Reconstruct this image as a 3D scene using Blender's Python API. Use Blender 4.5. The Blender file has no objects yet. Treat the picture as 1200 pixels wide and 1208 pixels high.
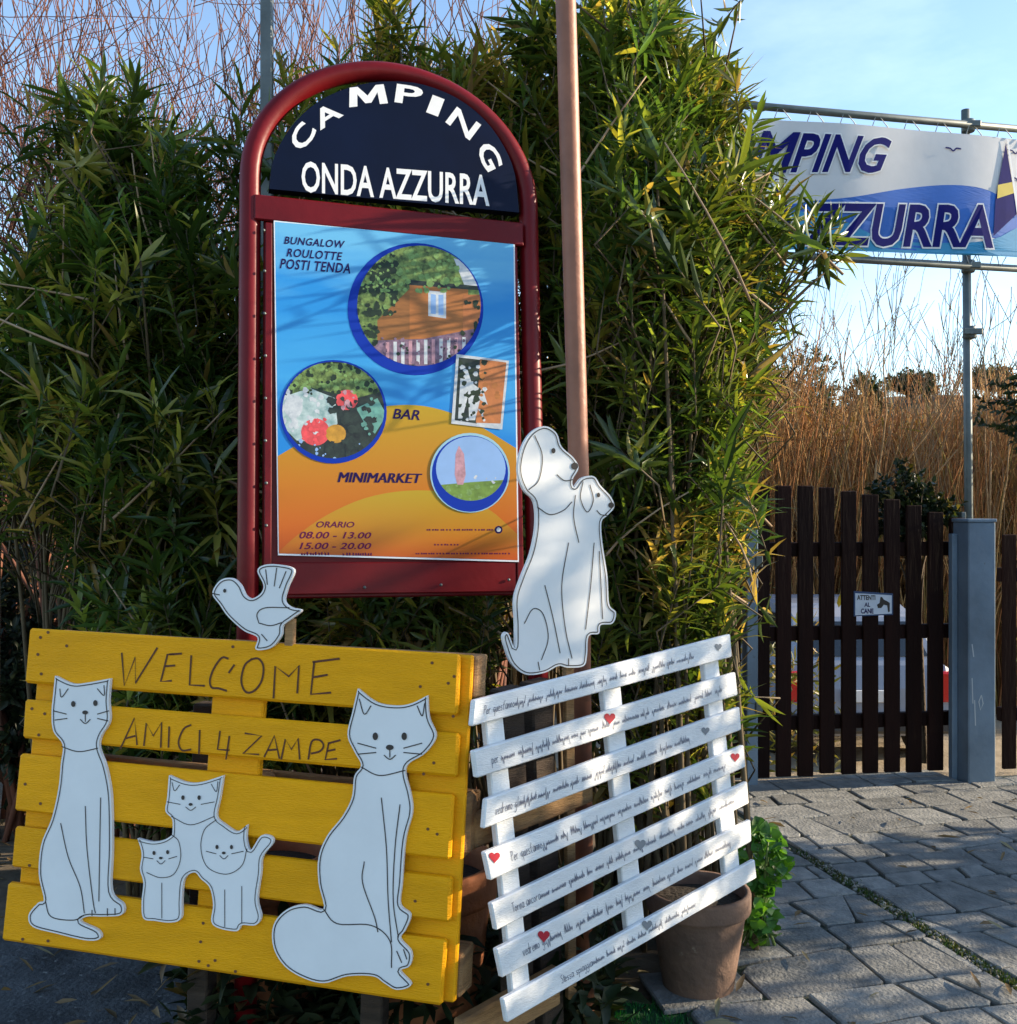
import bpy, bmesh, math, random
import numpy as np
from mathutils import Vector, Matrix
R = math.radians
sc = bpy.context.scene
COL = sc.collection

# ------------------------------------------------------------------ camera, sky, sun, exposure
CAMZ = 1.5
F = 1200.0
cd = bpy.data.cameras.new('camera'); cam = bpy.data.objects.new('camera', cd); COL.objects.link(cam)
cam.location = (0, 0, CAMZ); cam.rotation_euler = (R(90), 0, 0)
cd.sensor_fit = 'HORIZONTAL'; cd.sensor_width = 36; cd.lens = 36; cd.clip_start = 0.05; cd.clip_end = 2000
sc.camera = cam
SUN_AZ, SUN_EL = 8.0, 18.0            # azimuth counted from +X towards +Y
SD = Vector((math.cos(R(SUN_AZ))*math.cos(R(SUN_EL)), math.sin(R(SUN_AZ))*math.cos(R(SUN_EL)), math.sin(R(SUN_EL))))
w = bpy.data.worlds.new('World'); sc.world = w; w.use_nodes = True
nt = w.node_tree; nt.nodes.clear()
out = nt.nodes.new('ShaderNodeOutputWorld'); bg = nt.nodes.new('ShaderNodeBackground')
sky = nt.nodes.new('ShaderNodeTexSky'); sky.sky_type = 'NISHITA'; sky.sun_disc = False
sky.sun_elevation = R(SUN_EL); sky.sun_rotation = R(90 - SUN_AZ)
sky.altitude = 50; sky.air_density = 1.0; sky.dust_density = 0.25; sky.ozone_density = 1.8
bg.inputs['Strength'].default_value = 0.15
tc = nt.nodes.new('ShaderNodeTexCoord'); mp = nt.nodes.new('ShaderNodeMapping'); mp.inputs['Scale'].default_value = (1.1, 1.1, 3.2)
mp.inputs['Location'].default_value = (0.35, 0.2, 0.1)
nz = nt.nodes.new('ShaderNodeTexNoise'); nz.inputs['Scale'].default_value = 2.2; nz.inputs['Detail'].default_value = 7; nz.inputs['Roughness'].default_value = 0.6
rp = nt.nodes.new('ShaderNodeValToRGB'); rp.color_ramp.elements[0].position = 0.55; rp.color_ramp.elements[1].position = 0.85
rp.color_ramp.elements[1].color = (0.15, 0.15, 0.15, 1)
mx = nt.nodes.new('ShaderNodeMix'); mx.data_type = 'RGBA'; mx.inputs[7].default_value = (7.5, 8.2, 9.0, 1)
L = nt.links.new
L(tc.outputs['Generated'], mp.inputs['Vector']); L(mp.outputs[0], nz.inputs['Vector']); L(nz.outputs['Fac'], rp.inputs[0])
L(rp.outputs[0], mx.inputs[0]); L(sky.outputs[0], mx.inputs[6]); L(mx.outputs[2], bg.inputs['Color']); L(bg.outputs[0], out.inputs['Surface'])
sl = bpy.data.lights.new('sun', 'SUN'); sun = bpy.data.objects.new('sun', sl); COL.objects.link(sun)
sl.energy = 4.8; sl.angle = R(0.53); sl.color = (1.0, 0.83, 0.60)
sun.rotation_euler = SD.to_track_quat('Z', 'Y').to_euler(); sun.location = (8, 2, 6)
sc.view_settings.view_transform = 'Standard'; sc.view_settings.look = 'None'
sc.view_settings.gamma = 1.0; sc.view_settings.use_curve_mapping = False
sc.view_settings.exposure = 1.22
sc.render.engine = 'CYCLES'; sc.cycles.max_bounces = 5; sc.cycles.diffuse_bounces = 3; sc.cycles.transmission_bounces = 2; sc.cycles.glossy_bounces = 2; sc.cycles.transparent_max_bounces = 6
sc.cycles.use_denoising = True

# ------------------------------------------------------------------ helpers
def px(x, y, Y):
    """world point seen at photo pixel (x, y) at depth Y"""
    return Vector(((x-600)/F*Y, Y, CAMZ-(y-604)/F*Y))
def gpx(x, y, z=0.0):
    return px(x, y, (CAMZ-z)*F/(y-604))
class PL:
    def __init__(s, O, u, up):
        s.O = Vector(O); s.u = Vector(u).normalized(); s.n = s.u.cross(Vector(up)).normalized(); s.v = s.n.cross(s.u)
    def px(s, x, y, d=0.0):
        r = Vector(((x-600)/F, 1, -(y-604)/F)); c = Vector((0, 0, CAMZ))
        return c + r*((s.O + s.n*d - c).dot(s.n)/r.dot(s.n))
    def at(s, a, b, d=0.0): return s.O + s.u*a + s.v*b + s.n*d
    def st(s, x, y):
        p = s.px(x, y) - s.O; return p.dot(s.u), p.dot(s.v)

def N(nt, t, **k):
    n = nt.nodes.new(t)
    for a, b in k.items(): setattr(n, a, b)
    return n
MATS = {}
def mat(name, col, rough=0.6, var=0.0, scale=8.0, bump=0.0, bscale=40.0, col2=None, metal=0.0, rnd=0.0, stretch=None, wear=None, spec=0.4, detail=6.0):
    """principled material: colour varied by noise, per-object random value, bump, optional wear patches"""
    if name in MATS: return MATS[name]
    m = bpy.data.materials.new(name); m.use_nodes = True; t = m.node_tree; b = t.nodes['Principled BSDF']
    b.inputs['Roughness'].default_value = rough; b.inputs['Metallic'].default_value = metal; b.inputs['Specular IOR Level'].default_value = spec
    l = t.links.new
    tc = N(t, 'ShaderNodeTexCoord'); mp = N(t, 'ShaderNodeMapping')
    if stretch: mp.inputs['Scale'].default_value = stretch
    l(tc.outputs['Object'], mp.inputs['Vector'])
    oi = N(t, 'ShaderNodeObjectInfo'); ad = N(t, 'ShaderNodeVectorMath', operation='ADD'); sx = N(t, 'ShaderNodeVectorMath', operation='SCALE')
    cx = N(t, 'ShaderNodeCombineXYZ')
    for i in range(3): l(oi.outputs['Random'], cx.inputs[i])
    l(cx.outputs[0], sx.inputs[0]); sx.inputs['Scale'].default_value = 17.0
    l(mp.outputs[0], ad.inputs[0]); l(sx.outputs[0], ad.inputs[1])
    n1 = N(t, 'ShaderNodeTexNoise'); n1.inputs['Scale'].default_value = scale; n1.inputs['Detail'].default_value = detail; n1.inputs['Roughness'].default_value = 0.62
    l(ad.outputs[0], n1.inputs['Vector'])
    c2 = col2 if col2 else tuple(c*(1-var) for c in col)
    c1 = col if col2 else tuple(min(1, c*(1+var*0.6)) for c in col)
    r = N(t, 'ShaderNodeValToRGB'); r.color_ramp.elements[0].position = 0.32; r.color_ramp.elements[1].position = 0.68
    r.color_ramp.elements[0].color = (*c2, 1); r.color_ramp.elements[1].color = (*c1, 1)
    l(n1.outputs['Fac'], r.inputs[0]); last = r.outputs[0]
    if rnd:
        hs = N(t, 'ShaderNodeHueSaturation'); mr = N(t, 'ShaderNodeMapRange'); mr.inputs[3].default_value = 1-rnd; mr.inputs[4].default_value = 1+rnd
        l(oi.outputs['Random'], mr.inputs[0]); l(mr.outputs[0], hs.inputs['Value']); l(last, hs.inputs['Color']); last = hs.outputs[0]
    if wear:
        wc, amount, ws = wear
        n3 = N(t, 'ShaderNodeTexNoise'); n3.inputs['Scale'].default_value = ws; n3.inputs['Detail'].default_value = 8; n3.inputs['Roughness'].default_value = 0.7
        l(ad.outputs[0], n3.inputs['Vector'])
        r3 = N(t, 'ShaderNodeValToRGB'); r3.color_ramp.elements[0].position = 1-amount; r3.color_ramp.elements[1].position = min(1, 1-amount+0.06)
        l(n3.outputs['Fac'], r3.inputs[0])
        mxx = N(t, 'ShaderNodeMix', data_type='RGBA'); mxx.inputs[7].default_value = (*wc, 1)
        l(r3.outputs[0], mxx.inputs[0]); l(last, mxx.inputs[6]); last = mxx.outputs[2]
    l(last, b.inputs['Base Color'])
    if bump:
        n2 = N(t, 'ShaderNodeTexNoise'); n2.inputs['Scale'].default_value = bscale; n2.inputs['Detail'].default_value = 5
        l(ad.outputs[0], n2.inputs['Vector'])
        bp = N(t, 'ShaderNodeBump'); bp.inputs['Strength'].default_value = bump; bp.inputs['Distance'].default_value = 0.01
        l(n2.outputs['Fac'], bp.inputs['Height']); l(bp.outputs[0], b.inputs['Normal'])
    MATS[name] = m
    return m
def leafmat(name, rough=0.36, trans=0.3, spec=0.5):
    if name in MATS: return MATS[name]
    m = bpy.data.materials.new(name); m.use_nodes = True; t = m.node_tree; b = t.nodes['Principled BSDF']; l = t.links.new
    a = N(t, 'ShaderNodeAttribute', attribute_name='Col'); l(a.outputs['Color'], b.inputs['Base Color'])
    b.inputs['Roughness'].default_value = rough; b.inputs['Specular IOR Level'].default_value = spec
    tr = N(t, 'ShaderNodeBsdfTranslucent'); mu = N(t, 'ShaderNodeMix', data_type='RGBA', blend_type='MULTIPLY'); mu.inputs[0].default_value = 1
    mu.inputs[7].default_value = (1.5, 1.5, 0.55, 1); l(a.outputs['Color'], mu.inputs[6]); l(mu.outputs[2], tr.inputs['Color'])
    ms = N(t, 'ShaderNodeMixShader'); ms.inputs[0].default_value = trans
    l(b.outputs[0], ms.inputs[1]); l(tr.outputs[0], ms.inputs[2]); l(ms.outputs[0], t.nodes['Material Output'].inputs['Surface'])
    MATS[name] = m
    return m

BASE = {}
def tag(o, label=None, cat=None, group=None, kind=None):
    if label: o['label'] = label
    if cat: o['category'] = cat
    if group: o['group'] = group
    if kind: o['kind'] = kind
    return o
def thing(name, base, label, cat, group=None):
    o = bpy.data.objects.new(name, None); COL.objects.link(o); o.location = base; o.empty_display_size = 0.1
    BASE[o.name] = Vector(base)
    return tag(o, label, cat, group)
def link(name, me, m, parent=None, base=None):
    if m is not None and not me.materials: me.materials.append(m)
    o = bpy.data.objects.new(name, me); COL.objects.link(o)
    if parent is not None:
        o.parent = parent; BASE[o.name] = BASE[parent.name]
    else:
        o.location = base if base is not None else (0, 0, 0); BASE[o.name] = Vector(o.location)
    return o
def basev(parent, base):
    return BASE[parent.name] if parent is not None else Vector(base if base is not None else (0, 0, 0))
def mk(name, verts, faces, m, parent=None, base=None, smooth=False):
    b = basev(parent, base)
    me = bpy.data.meshes.new(name); me.from_pydata([tuple(Vector(v)-b) for v in verts], [], faces)
    bm = bmesh.new(); bm.from_mesh(me); bmesh.ops.recalc_face_normals(bm, faces=bm.faces); bm.to_mesh(me); bm.free()
    if smooth: me.polygons.foreach_set('use_smooth', [True]*len(me.polygons))
    me.update(); return link(name, me, m, parent, base)
def mknp(name, V, T, m, parent=None, base=None, col=None, smooth=False):
    """triangle mesh from numpy arrays, colour per vertex"""
    b = np.array(basev(parent, base))
    me = bpy.data.meshes.new(name); V = np.asarray(V, np.float32)-b.astype(np.float32); T = np.asarray(T, np.int32)
    me.vertices.add(len(V)); me.vertices.foreach_set('co', V.ravel())
    me.loops.add(T.size); me.loops.foreach_set('vertex_index', T.ravel())
    me.polygons.add(len(T)); me.polygons.foreach_set('loop_start', np.arange(0, T.size, 3, dtype=np.int32))
    if smooth: me.polygons.foreach_set('use_smooth', np.ones(len(T), bool))
    if col is not None:
        a = me.attributes.new('Col', 'FLOAT_COLOR', 'POINT')
        a.data.foreach_set('color', np.concatenate([col, np.ones((len(col), 1))], 1).astype(np.float32).ravel())
    me.update(calc_edges=True); me.validate()
    return link(name, me, m, parent, base)
def bevbox(c8, bev, name, m, parent=None, base=None, seg=1):
    """bevelled hexahedron from its 8 corners (bottom ring 0-3, top ring 4-7)"""
    b = basev(parent, base); bm = bmesh.new(); vs = [bm.verts.new(Vector(p)-b) for p in c8]
    for f in ((0,1,2,3), (4,5,6,7), (0,1,5,4), (1,2,6,5), (2,3,7,6), (3,0,4,7)): bm.faces.new([vs[i] for i in f])
    bmesh.ops.recalc_face_normals(bm, faces=bm.faces)
    if bev: bmesh.ops.bevel(bm, geom=bm.edges[:], offset=bev, segments=seg, affect='EDGES', clamp_overlap=True)
    me = bpy.data.meshes.new(name); bm.to_mesh(me); bm.free()
    return link(name, me, m, parent, base)
def pbox(P, s0, s1, t0, t1, d0, d1, name, m, parent, bev=0.004, jit=0.0, rng=random):
    c = []
    for d in (d0, d1):
        for (s, t) in ((s0,t0), (s1,t0), (s1,t1), (s0,t1)):
            j = (rng.uniform(-jit, jit), rng.uniform(-jit, jit)) if jit else (0, 0)
            c.append(P.at(s+j[0], t+j[1], d))
    return bevbox(c, bev, name, m, parent)
def wbox(x0, x1, y0, y1, z0, z1, name, m, parent=None, bev=0.004, base=None):
    c = [(x, y, z) for z in (z0, z1) for (x, y) in ((x0,y0), (x1,y0), (x1,y1), (x0,y1))]
    return bevbox(c, bev, name, m, parent, base)
def tube_np(paths, sides=6):
    """paths: list of (pts (n,3), radii (n)); one mesh of capped tubes"""
    VV = []; TT = []; off = 0
    ang = np.arange(sides)*2*math.pi/sides
    for pts, rad in paths:
        p = np.asarray(pts, float); r = np.asarray(rad, float); n = len(p)
        t = np.gradient(p, axis=0); t /= np.linalg.norm(t, axis=1, keepdims=True)+1e-9
        ref = np.array([0.31, 0.95, 0.05]) if abs(t[0, 1]) < 0.8 else np.array([0.95, 0.1, 0.3])
        a = np.cross(t, ref); a /= np.linalg.norm(a, axis=1, keepdims=True)+1e-9; c = np.cross(t, a)
        ring = p[:, None, :]+r[:, None, None]*(np.cos(ang)[None, :, None]*a[:, None, :]+np.sin(ang)[None, :, None]*c[:, None, :])
        VV.append(ring.reshape(-1, 3)); VV.append(p[[0, -1]])
        i = np.arange(n-1)[:, None]*sides; k = np.arange(sides)[None, :]; k2 = (k+1) % sides
        q0, q1, q2, q3 = (i+k).ravel(), (i+k2).ravel(), (i+sides+k2).ravel(), (i+sides+k).ravel()
        TT.append(off+np.stack([q0, q1, q2], 1)); TT.append(off+np.stack([q0, q2, q3], 1))
        kk = np.arange(sides); k3 = (kk+1) % sides; e = (n-1)*sides
        TT.append(off+np.stack([np.full(sides, n*sides), k3, kk], 1)); TT.append(off+np.stack([np.full(sides, n*sides+1), e+kk, e+k3], 1))
        off += n*sides+2
    return np.concatenate(VV), np.concatenate(TT)
def tube(name, pts, rad, m, parent=None, base=None, sides=10, smooth=True):
    if not hasattr(rad, '__len__'): rad = [rad]*len(pts)
    V, T = tube_np([([tuple(p) for p in pts], rad)], sides)
    return mknp(name, V, T, m, parent, base, smooth=smooth)
def lathe(name, c, prof, m, parent=None, base=None, seg=36, smooth=True):
    V = []; Fc = []; n = len(prof)
    for i in range(seg):
        a = 2*math.pi*i/seg
        for (r, z) in prof: V.append((c[0]+r*math.cos(a), c[1]+r*math.sin(a), c[2]+z))
    for i in range(seg):
        j = (i+1) % seg
        for k in range(n-1): Fc.append((i*n+k, j*n+k, j*n+k+1, i*n+k+1))
    o = mk(name, V, Fc, m, parent, base, smooth=smooth)
    return o
def smooth_loop(pts, k=5):
    P = [Vector((p[0], p[1], 0)) for p in pts]; n = len(P); o = []
    sharp = [len(p) > 2 for p in pts]
    for i in range(n):
        p0, p1, p2, p3 = P[i-1], P[i], P[(i+1) % n], P[(i+2) % n]
        m1 = (p2-p0)*0.5 if not sharp[i] else (p2-p1)*0.6
        m2 = (p3-p1)*0.5 if not sharp[(i+1) % n] else (p2-p1)*0.6
        for j in range(k):
            t = j/k; a = 2*t**3-3*t**2+1; b = t**3-2*t**2+t; c = -2*t**3+3*t**2; d = t**3-t**2
            q = p1*a+m1*b+p2*c+m2*d; o.append((q.x, q.y))
    return o
def smooth_line(pts, k=5):
    P = [Vector((p[0], p[1], 0)) for p in pts]
    if len(P) < 3: return [(p.x, p.y) for p in P]
    o = []
    for i in range(len(P)-1):
        p1, p2 = P[i], P[i+1]; p0 = P[i-1] if i else p1*2-p2; p3 = P[i+2] if i+2 < len(P) else p2*2-p1
        for j in range(k):
            t = j/k; a = 2*t**3-3*t**2+1; b = t**3-2*t**2+t; c = -2*t**3+3*t**2; d = t**3-t**2
            q = p1*a+(p2-p0)*0.5*b+p2*c+(p3-p1)*0.5*d; o.append((q.x, q.y))
    o.append((P[-1].x, P[-1].y)); return o
def ribbons(name, lines, width, n, m, parent):
    """flat painted strokes: lines = list of world polylines lying in a plane with normal n"""
    V = []; Fc = []
    for ln in lines:
        k = len(V); ln = [Vector(p) for p in ln]
        for i, p in enumerate(ln):
            t = (ln[min(i+1, len(ln)-1)]-ln[max(i-1, 0)])
            if t.length < 1e-9: t = Vector((1, 0, 0))
            s = n.cross(t.normalized())*width*0.5
            V += [p+s, p-s]
        for i in range(len(ln)-1): Fc.append((k+2*i, k+2*i+1, k+2*i+3, k+2*i+2))
    return mk(name, V, Fc, m, parent)
def plate(name, P, pts, d0, d1, m, parent=None, base=None):
    """board with the outline pts (photo pixels traced on plane P), from depth d0 to d1"""
    b = basev(parent, base); bm = bmesh.new()
    fr = [bm.verts.new(P.px(x, y, 0)+P.n*d1-b) for (x, y) in pts]; bk = [bm.verts.new(P.px(x, y, 0)+P.n*d0-b) for (x, y) in pts]
    f = bm.faces.new(fr); bm.faces.new(bk[::-1]); n = len(pts)
    for i in range(n): bm.faces.new((fr[i], bk[i], bk[(i+1) % n], fr[(i+1) % n]))
    bmesh.ops.recalc_face_normals(bm, faces=bm.faces)
    me = bpy.data.meshes.new(name); bm.to_mesh(me); bm.free()
    return link(name, me, m, parent, base)
def flat(name, P, pts, d, m, parent):
    return mk(name, [P.px(x, y, 0)+P.n*d for (x, y) in pts], [tuple(range(len(pts)))], m, parent)
def circle(c, r, n=40, ry=None): return [(c[0]+r*math.cos(2*math.pi*i/n), c[1]+(ry or r)*math.sin(2*math.pi*i/n)) for i in range(n)]
def clip(poly, C):
    """clip polygon to convex polygon C (image pixels)"""
    o = poly
    ar = sum(C[i][0]*C[(i+1) % len(C)][1]-C[(i+1) % len(C)][0]*C[i][1] for i in range(len(C)))
    sg = 1 if ar > 0 else -1
    for i in range(len(C)):
        a, b = C[i], C[(i+1) % len(C)]; ins = lambda p: sg*((b[0]-a[0])*(p[1]-a[1])-(b[1]-a[1])*(p[0]-a[0])) >= 0
        q = []
        for j in range(len(o)):
            p, r = o[j], o[(j+1) % len(o)]
            ip, ir = ins(p), ins(r)
            if ip: q.append(p)
            if ip != ir:
                d = (b[0]-a[0], b[1]-a[1]); e = (r[0]-p[0], r[1]-p[1]); den = d[0]*e[1]-d[1]*e[0]
                t = -(d[0]*(p[1]-a[1])-d[1]*(p[0]-a[0]))/den if abs(den) > 1e-9 else 0
                q.append((p[0]+e[0]*t, p[1]+e[1]*t))
        o = q
        if len(o) < 3: return []
    return o
TXT = {}
def glyphs(body, bold=0.0, shear=0.0, space=1.0, fit=None):
    k = (body, bold, shear, space, fit is None)
    if k not in TXT:
        c = bpy.data.curves.new('t', 'FONT'); c.body = body; c.size = 1; c.offset = bold; c.shear = shear; c.space_character = space; c.resolution_u = 3
        c.fill_mode = 'FRONT'
        o = bpy.data.objects.new('t', c); COL.objects.link(o); dg = bpy.context.evaluated_depsgraph_get()
        me = bpy.data.meshes.new_from_object(o.evaluated_get(dg)); v = np.array([x.co[:2] for x in me.vertices]); f = [tuple(p.vertices) for p in me.polygons]
        bpy.data.objects.remove(o); bpy.data.curves.remove(c); bpy.data.meshes.remove(me)
        lo = v.min(0); hi = v.max(0)
        if fit is not None: lo, hi = fit
        TXT[k] = ((v-lo)/(hi-lo), f, (lo, hi))
    return TXT[k]
def text_on(name, P, body, quad, d, m, parent, bold=0.0, shear=0.0, space=1.0):
    """printed words filling the photo-pixel quad TL, TR, BL, BR on plane P"""
    v, f, _ = glyphs(body, bold, shear, space); TL, TR, BL, BR = [Vector(q) for q in quad]
    V = []
    for a, b in v:
        q = (BL*(1-a)+BR*a)*(1-b)+(TL*(1-a)+TR*a)*b
        V.append(P.px(q.x, q.y, 0)+P.n*d)
    return mk(name, V, f, m, parent)

# ---- foliage
def unit(v): return v/(np.linalg.norm(v, axis=-1, keepdims=True)+1e-9)
TU = np.array([0, .32, .32, .32, .7, .7, .7, 1.0]); TW = np.array([0, -1, 0, 1, -.72, 0, .72, 0]); TZ = np.array([0, .22, 0, .22, .15, 0, .15, 0])
TT8 = np.array([[0,2,1],[0,3,2],[1,2,5],[1,5,4],[2,3,6],[2,6,5],[4,5,7],[5,6,7]])
def leaves(Pp, D, Nn, Ln, Wd, droop):
    """lanceolate leaves with a folded midrib; arrays (n,3), (n)"""
    S = unit(np.cross(D, Nn)); Nn = unit(np.cross(S, D))
    x = TU[None, :]*Ln[:, None]; y = TW[None, :]*Wd[:, None]*0.5; z = TZ[None, :]*Wd[:, None]-droop[:, None]*Ln[:, None]*(TU[None, :]**2)
    V = Pp[:, None, :]+x[..., None]*D[:, None, :]+y[..., None]*S[:, None, :]+z[..., None]*Nn[:, None, :]
    T = (TT8[None]+np.arange(len(Pp))[:, None, None]*8).reshape(-1, 3)
    return V.reshape(-1, 3), T
def pick(rs, pal, n, var=0.25):
    pal = np.array(pal, float); wgt = pal[:, 3]/pal[:, 3].sum()
    c = pal[rs.choice(len(pal), n, p=wgt), :3]
    return c*(1+rs.uniform(-var, var, (n, 1)))
def bez(a, b, c, n):
    t = np.linspace(0, 1, n)[:, None]; return (1-t)**2*a+2*t*(1-t)*b+t*t*c

# ------------------------------------------------------------------ ground, road, paving
ground_m = mat('soil', (0.17, 0.125, 0.08), 0.95, col2=(0.07, 0.055, 0.035), scale=1.5, bump=0.9, bscale=22)
def grid(name, x0, x1, y0, y1, nx, ny, zf, m):
    V = [(x0+(x1-x0)*i/nx, y0+(y1-y0)*j/ny, zf(x0+(x1-x0)*i/nx, y0+(y1-y0)*j/ny)) for j in range(ny+1) for i in range(nx+1)]
    Fc = [(j*(nx+1)+i, j*(nx+1)+i+1, (j+1)*(nx+1)+i+1, (j+1)*(nx+1)+i) for j in range(ny) for i in range(nx)]
    return mk(name, V, Fc, m, smooth=True)
def dip(y): return -0.03-0.82*max(0.0, min(1.0, (y-5.95)/3.2))      # the land falls away behind the gate
ys = [-400, -100, -20, 0, 3, 5.95, 7, 8, 9.15, 12, 20, 60, 200, 1400]; xs = [-900, -200, -60, -20, -8, 0, 8, 20, 60, 200, 900]
V = [(x, y, dip(y)) for y in ys for x in xs]; n_ = len(xs)
Fc = [(j*n_+i, j*n_+i+1, (j+1)*n_+i+1, (j+1)*n_+i) for j in range(len(ys)-1) for i in range(n_-1)]
tag(mk('ground', V, Fc, ground_m), kind='structure')
def hillz(x, y):
    t = max(0, min(1, (y-26)/60)); t = t*t*(3-2*t)
    return -1.2+t*(8.0+3.0*math.sin(x*0.035+1.1)+1.8*math.sin(x*0.09+y*0.05)+0.7*math.sin(x*0.23))
h = grid('hill', -160, 160, 20, 170, 80, 40, hillz, mat('hillside', (0.08, 0.06, 0.03), 0.95, col2=(0.03, 0.037, 0.018), scale=0.25, bump=1.0, bscale=1.2))
tag(h, kind='structure')
road_m = mat('asphalt', (0.10, 0.105, 0.11), 0.8, col2=(0.035, 0.037, 0.04), scale=5.0, bump=0.9, bscale=55, wear=((0.22, 0.22, 0.21), 0.40, 30), spec=0.35)
V = [(-6, -3, -0.02), (0.05, -3, -0.02), (0.10, 2.75, -0.02), (-0.3, 3.5, -0.02), (-2.4, 3.7, -0.02), (-6, 4.2, -0.02)]
tag(mk('road', V, [tuple(range(6))], road_m), kind='structure')
yard_m = mat('gravel_yard', (0.40, 0.32, 0.22), 0.95, col2=(0.22, 0.17, 0.11), scale=3, bump=0.8, bscale=45)
V = []
for (x0, x1, y) in ((0.9, 7.5, 5.75), (0.9, 7.5, 5.95), (0.5, 8.5, 9.15), (-0.5, 9.0, 12.0)): V += [(x0, y, dip(y)+0.008), (x1, y, dip(y)+0.008)]
tag(mk('yard', V, [(0, 1, 3, 2), (2, 3, 5, 4), (4, 5, 7, 6)], yard_m), kind='structure')
# paving of irregular stone slabs
random.seed(5)
joint_m = mat('joint_mortar', (0.06, 0.06, 0.05), 0.95, col2=(0.035, 0.05, 0.02), scale=9, bump=0.8, bscale=60)
stone_m = mat('stone', (0.27, 0.265, 0.245), 0.85, col2=(0.13, 0.135, 0.13), scale=11, bump=0.7, bscale=70, rnd=0.22, wear=((0.13, 0.13, 0.12), 0.36, 20))
PV = PL((1.0, 2.0, 0), (0.965, 0.262, 0), (-0.262, 0.965, 0))     # paving frame: s along the courses, t away from the camera
def pv(s, t, z): return (PV.O.x+0.965*s-0.262*t, PV.O.y+0.262*s+0.965*t, z)
pave = mk('paving', [(0.42, 2.0, -0.006), (4.6, 2.0, -0.006), (4.6, 5.95, -0.006), (1.0, 5.62, -0.006), (0.72, 4.2, -0.006), (0.55, 3.2, -0.006)], [(0, 1, 2, 3, 4, 5)], joint_m)
tag(pave, kind='structure')
def inside(p):
    x, y = p[0], p[1]
    return x < 4.5 and x > 0.50+max(0, (y-3.0))*0.17 and y > 2.02 and y < 5.60+0.09*x-0.05
DR0, DR1 = gpx(938, 1003), gpx(1230, 1182)               # line of the drain gully
def drain_side(p):
    d = DR1-DR0; return d.x*(p[1]-DR0.y)-d.y*(p[0]-DR0.x)
dl = math.hypot(DR1.x-DR0.x, DR1.y-DR0.y)
nslab = 0
def half(poly, sgn, lim):
    o = []; f = lambda p: sgn*drain_side(p)/dl-lim
    for i in range(len(poly)):
        p, r = poly[i], poly[(i+1) % len(poly)]; fp, fr_ = f(p), f(r)
        if fp >= 0: o.append(p)
        if (fp >= 0) != (fr_ >= 0): t_ = fp/(fp-fr_); o.append(tuple(p[k]+(r[k]-p[k])*t_ for k in range(3)))
    return o
def slab(Q):
    global nslab
    for sgn in (1, -1):
        q = half(Q, sgn, 0.022+random.uniform(0, 0.012)); n = len(q)
        if n < 3: continue
        ar = abs(sum(q[i][0]*q[(i+1) % n][1]-q[(i+1) % n][0]*q[i][1] for i in range(n)))/2
        if ar < 0.004: continue
        cx = sum(p[0] for p in q)/n; cy = sum(p[1] for p in q)/n
        if not inside((cx, cy)): continue
        z = 0.008+random.uniform(-0.003, 0.003); V = []; tx_, ty2 = random.uniform(-.006, .006), random.uniform(-.006, .006)
        # corners nicked off so that no two slabs are alike
        q2 = []
        for i in range(n):
            p, a_, b_ = q[i], q[i-1], q[(i+1) % n]
            if random.random() < 0.4:
                for o_ in (a_, b_): d = math.hypot(o_[0]-p[0], o_[1]-p[1])+1e-6; f_ = min(.3, random.uniform(.01, .035)/d); q2.append((p[0]+(o_[0]-p[0])*f_, p[1]+(o_[1]-p[1])*f_))
            else: q2.append((p[0]+random.uniform(-.004, .004), p[1]+random.uniform(-.004, .004)))
        n = len(q2)
        for (g2, zz) in ((0.006, -0.006), (0.006, z-0.004), (0.0105, z)):
            for p in q2:
                dx, dy = p[0]-cx, p[1]-cy; r = math.hypot(dx, dy)+1e-6; f_ = max(.3, (r-g2*1.4)/r); V.append((cx+dx*f_, cy+dy*f_, zz+((tx_*dx+ty2*dy)*3 if zz > 0 else 0)))
        Fc = [tuple(2*n+i for i in range(n))]
        for a_ in (0, n):
            for i in range(n): Fc.append((a_+i, a_+(i+1) % n, a_+n+(i+1) % n, a_+n+i))
        mk('slab', V, Fc, stone_m, pave); nslab += 1
t = -0.6; rows = []
while t < 4.6:
    hgt = random.choice((0.15, 0.18, 0.22, 0.26)); rows.append((t, t+hgt)); t += hgt
def wob(s, t, k): return 0.016*math.sin(s*4.1+k*2.3)+0.01*math.sin(s*9.7+k)
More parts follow.
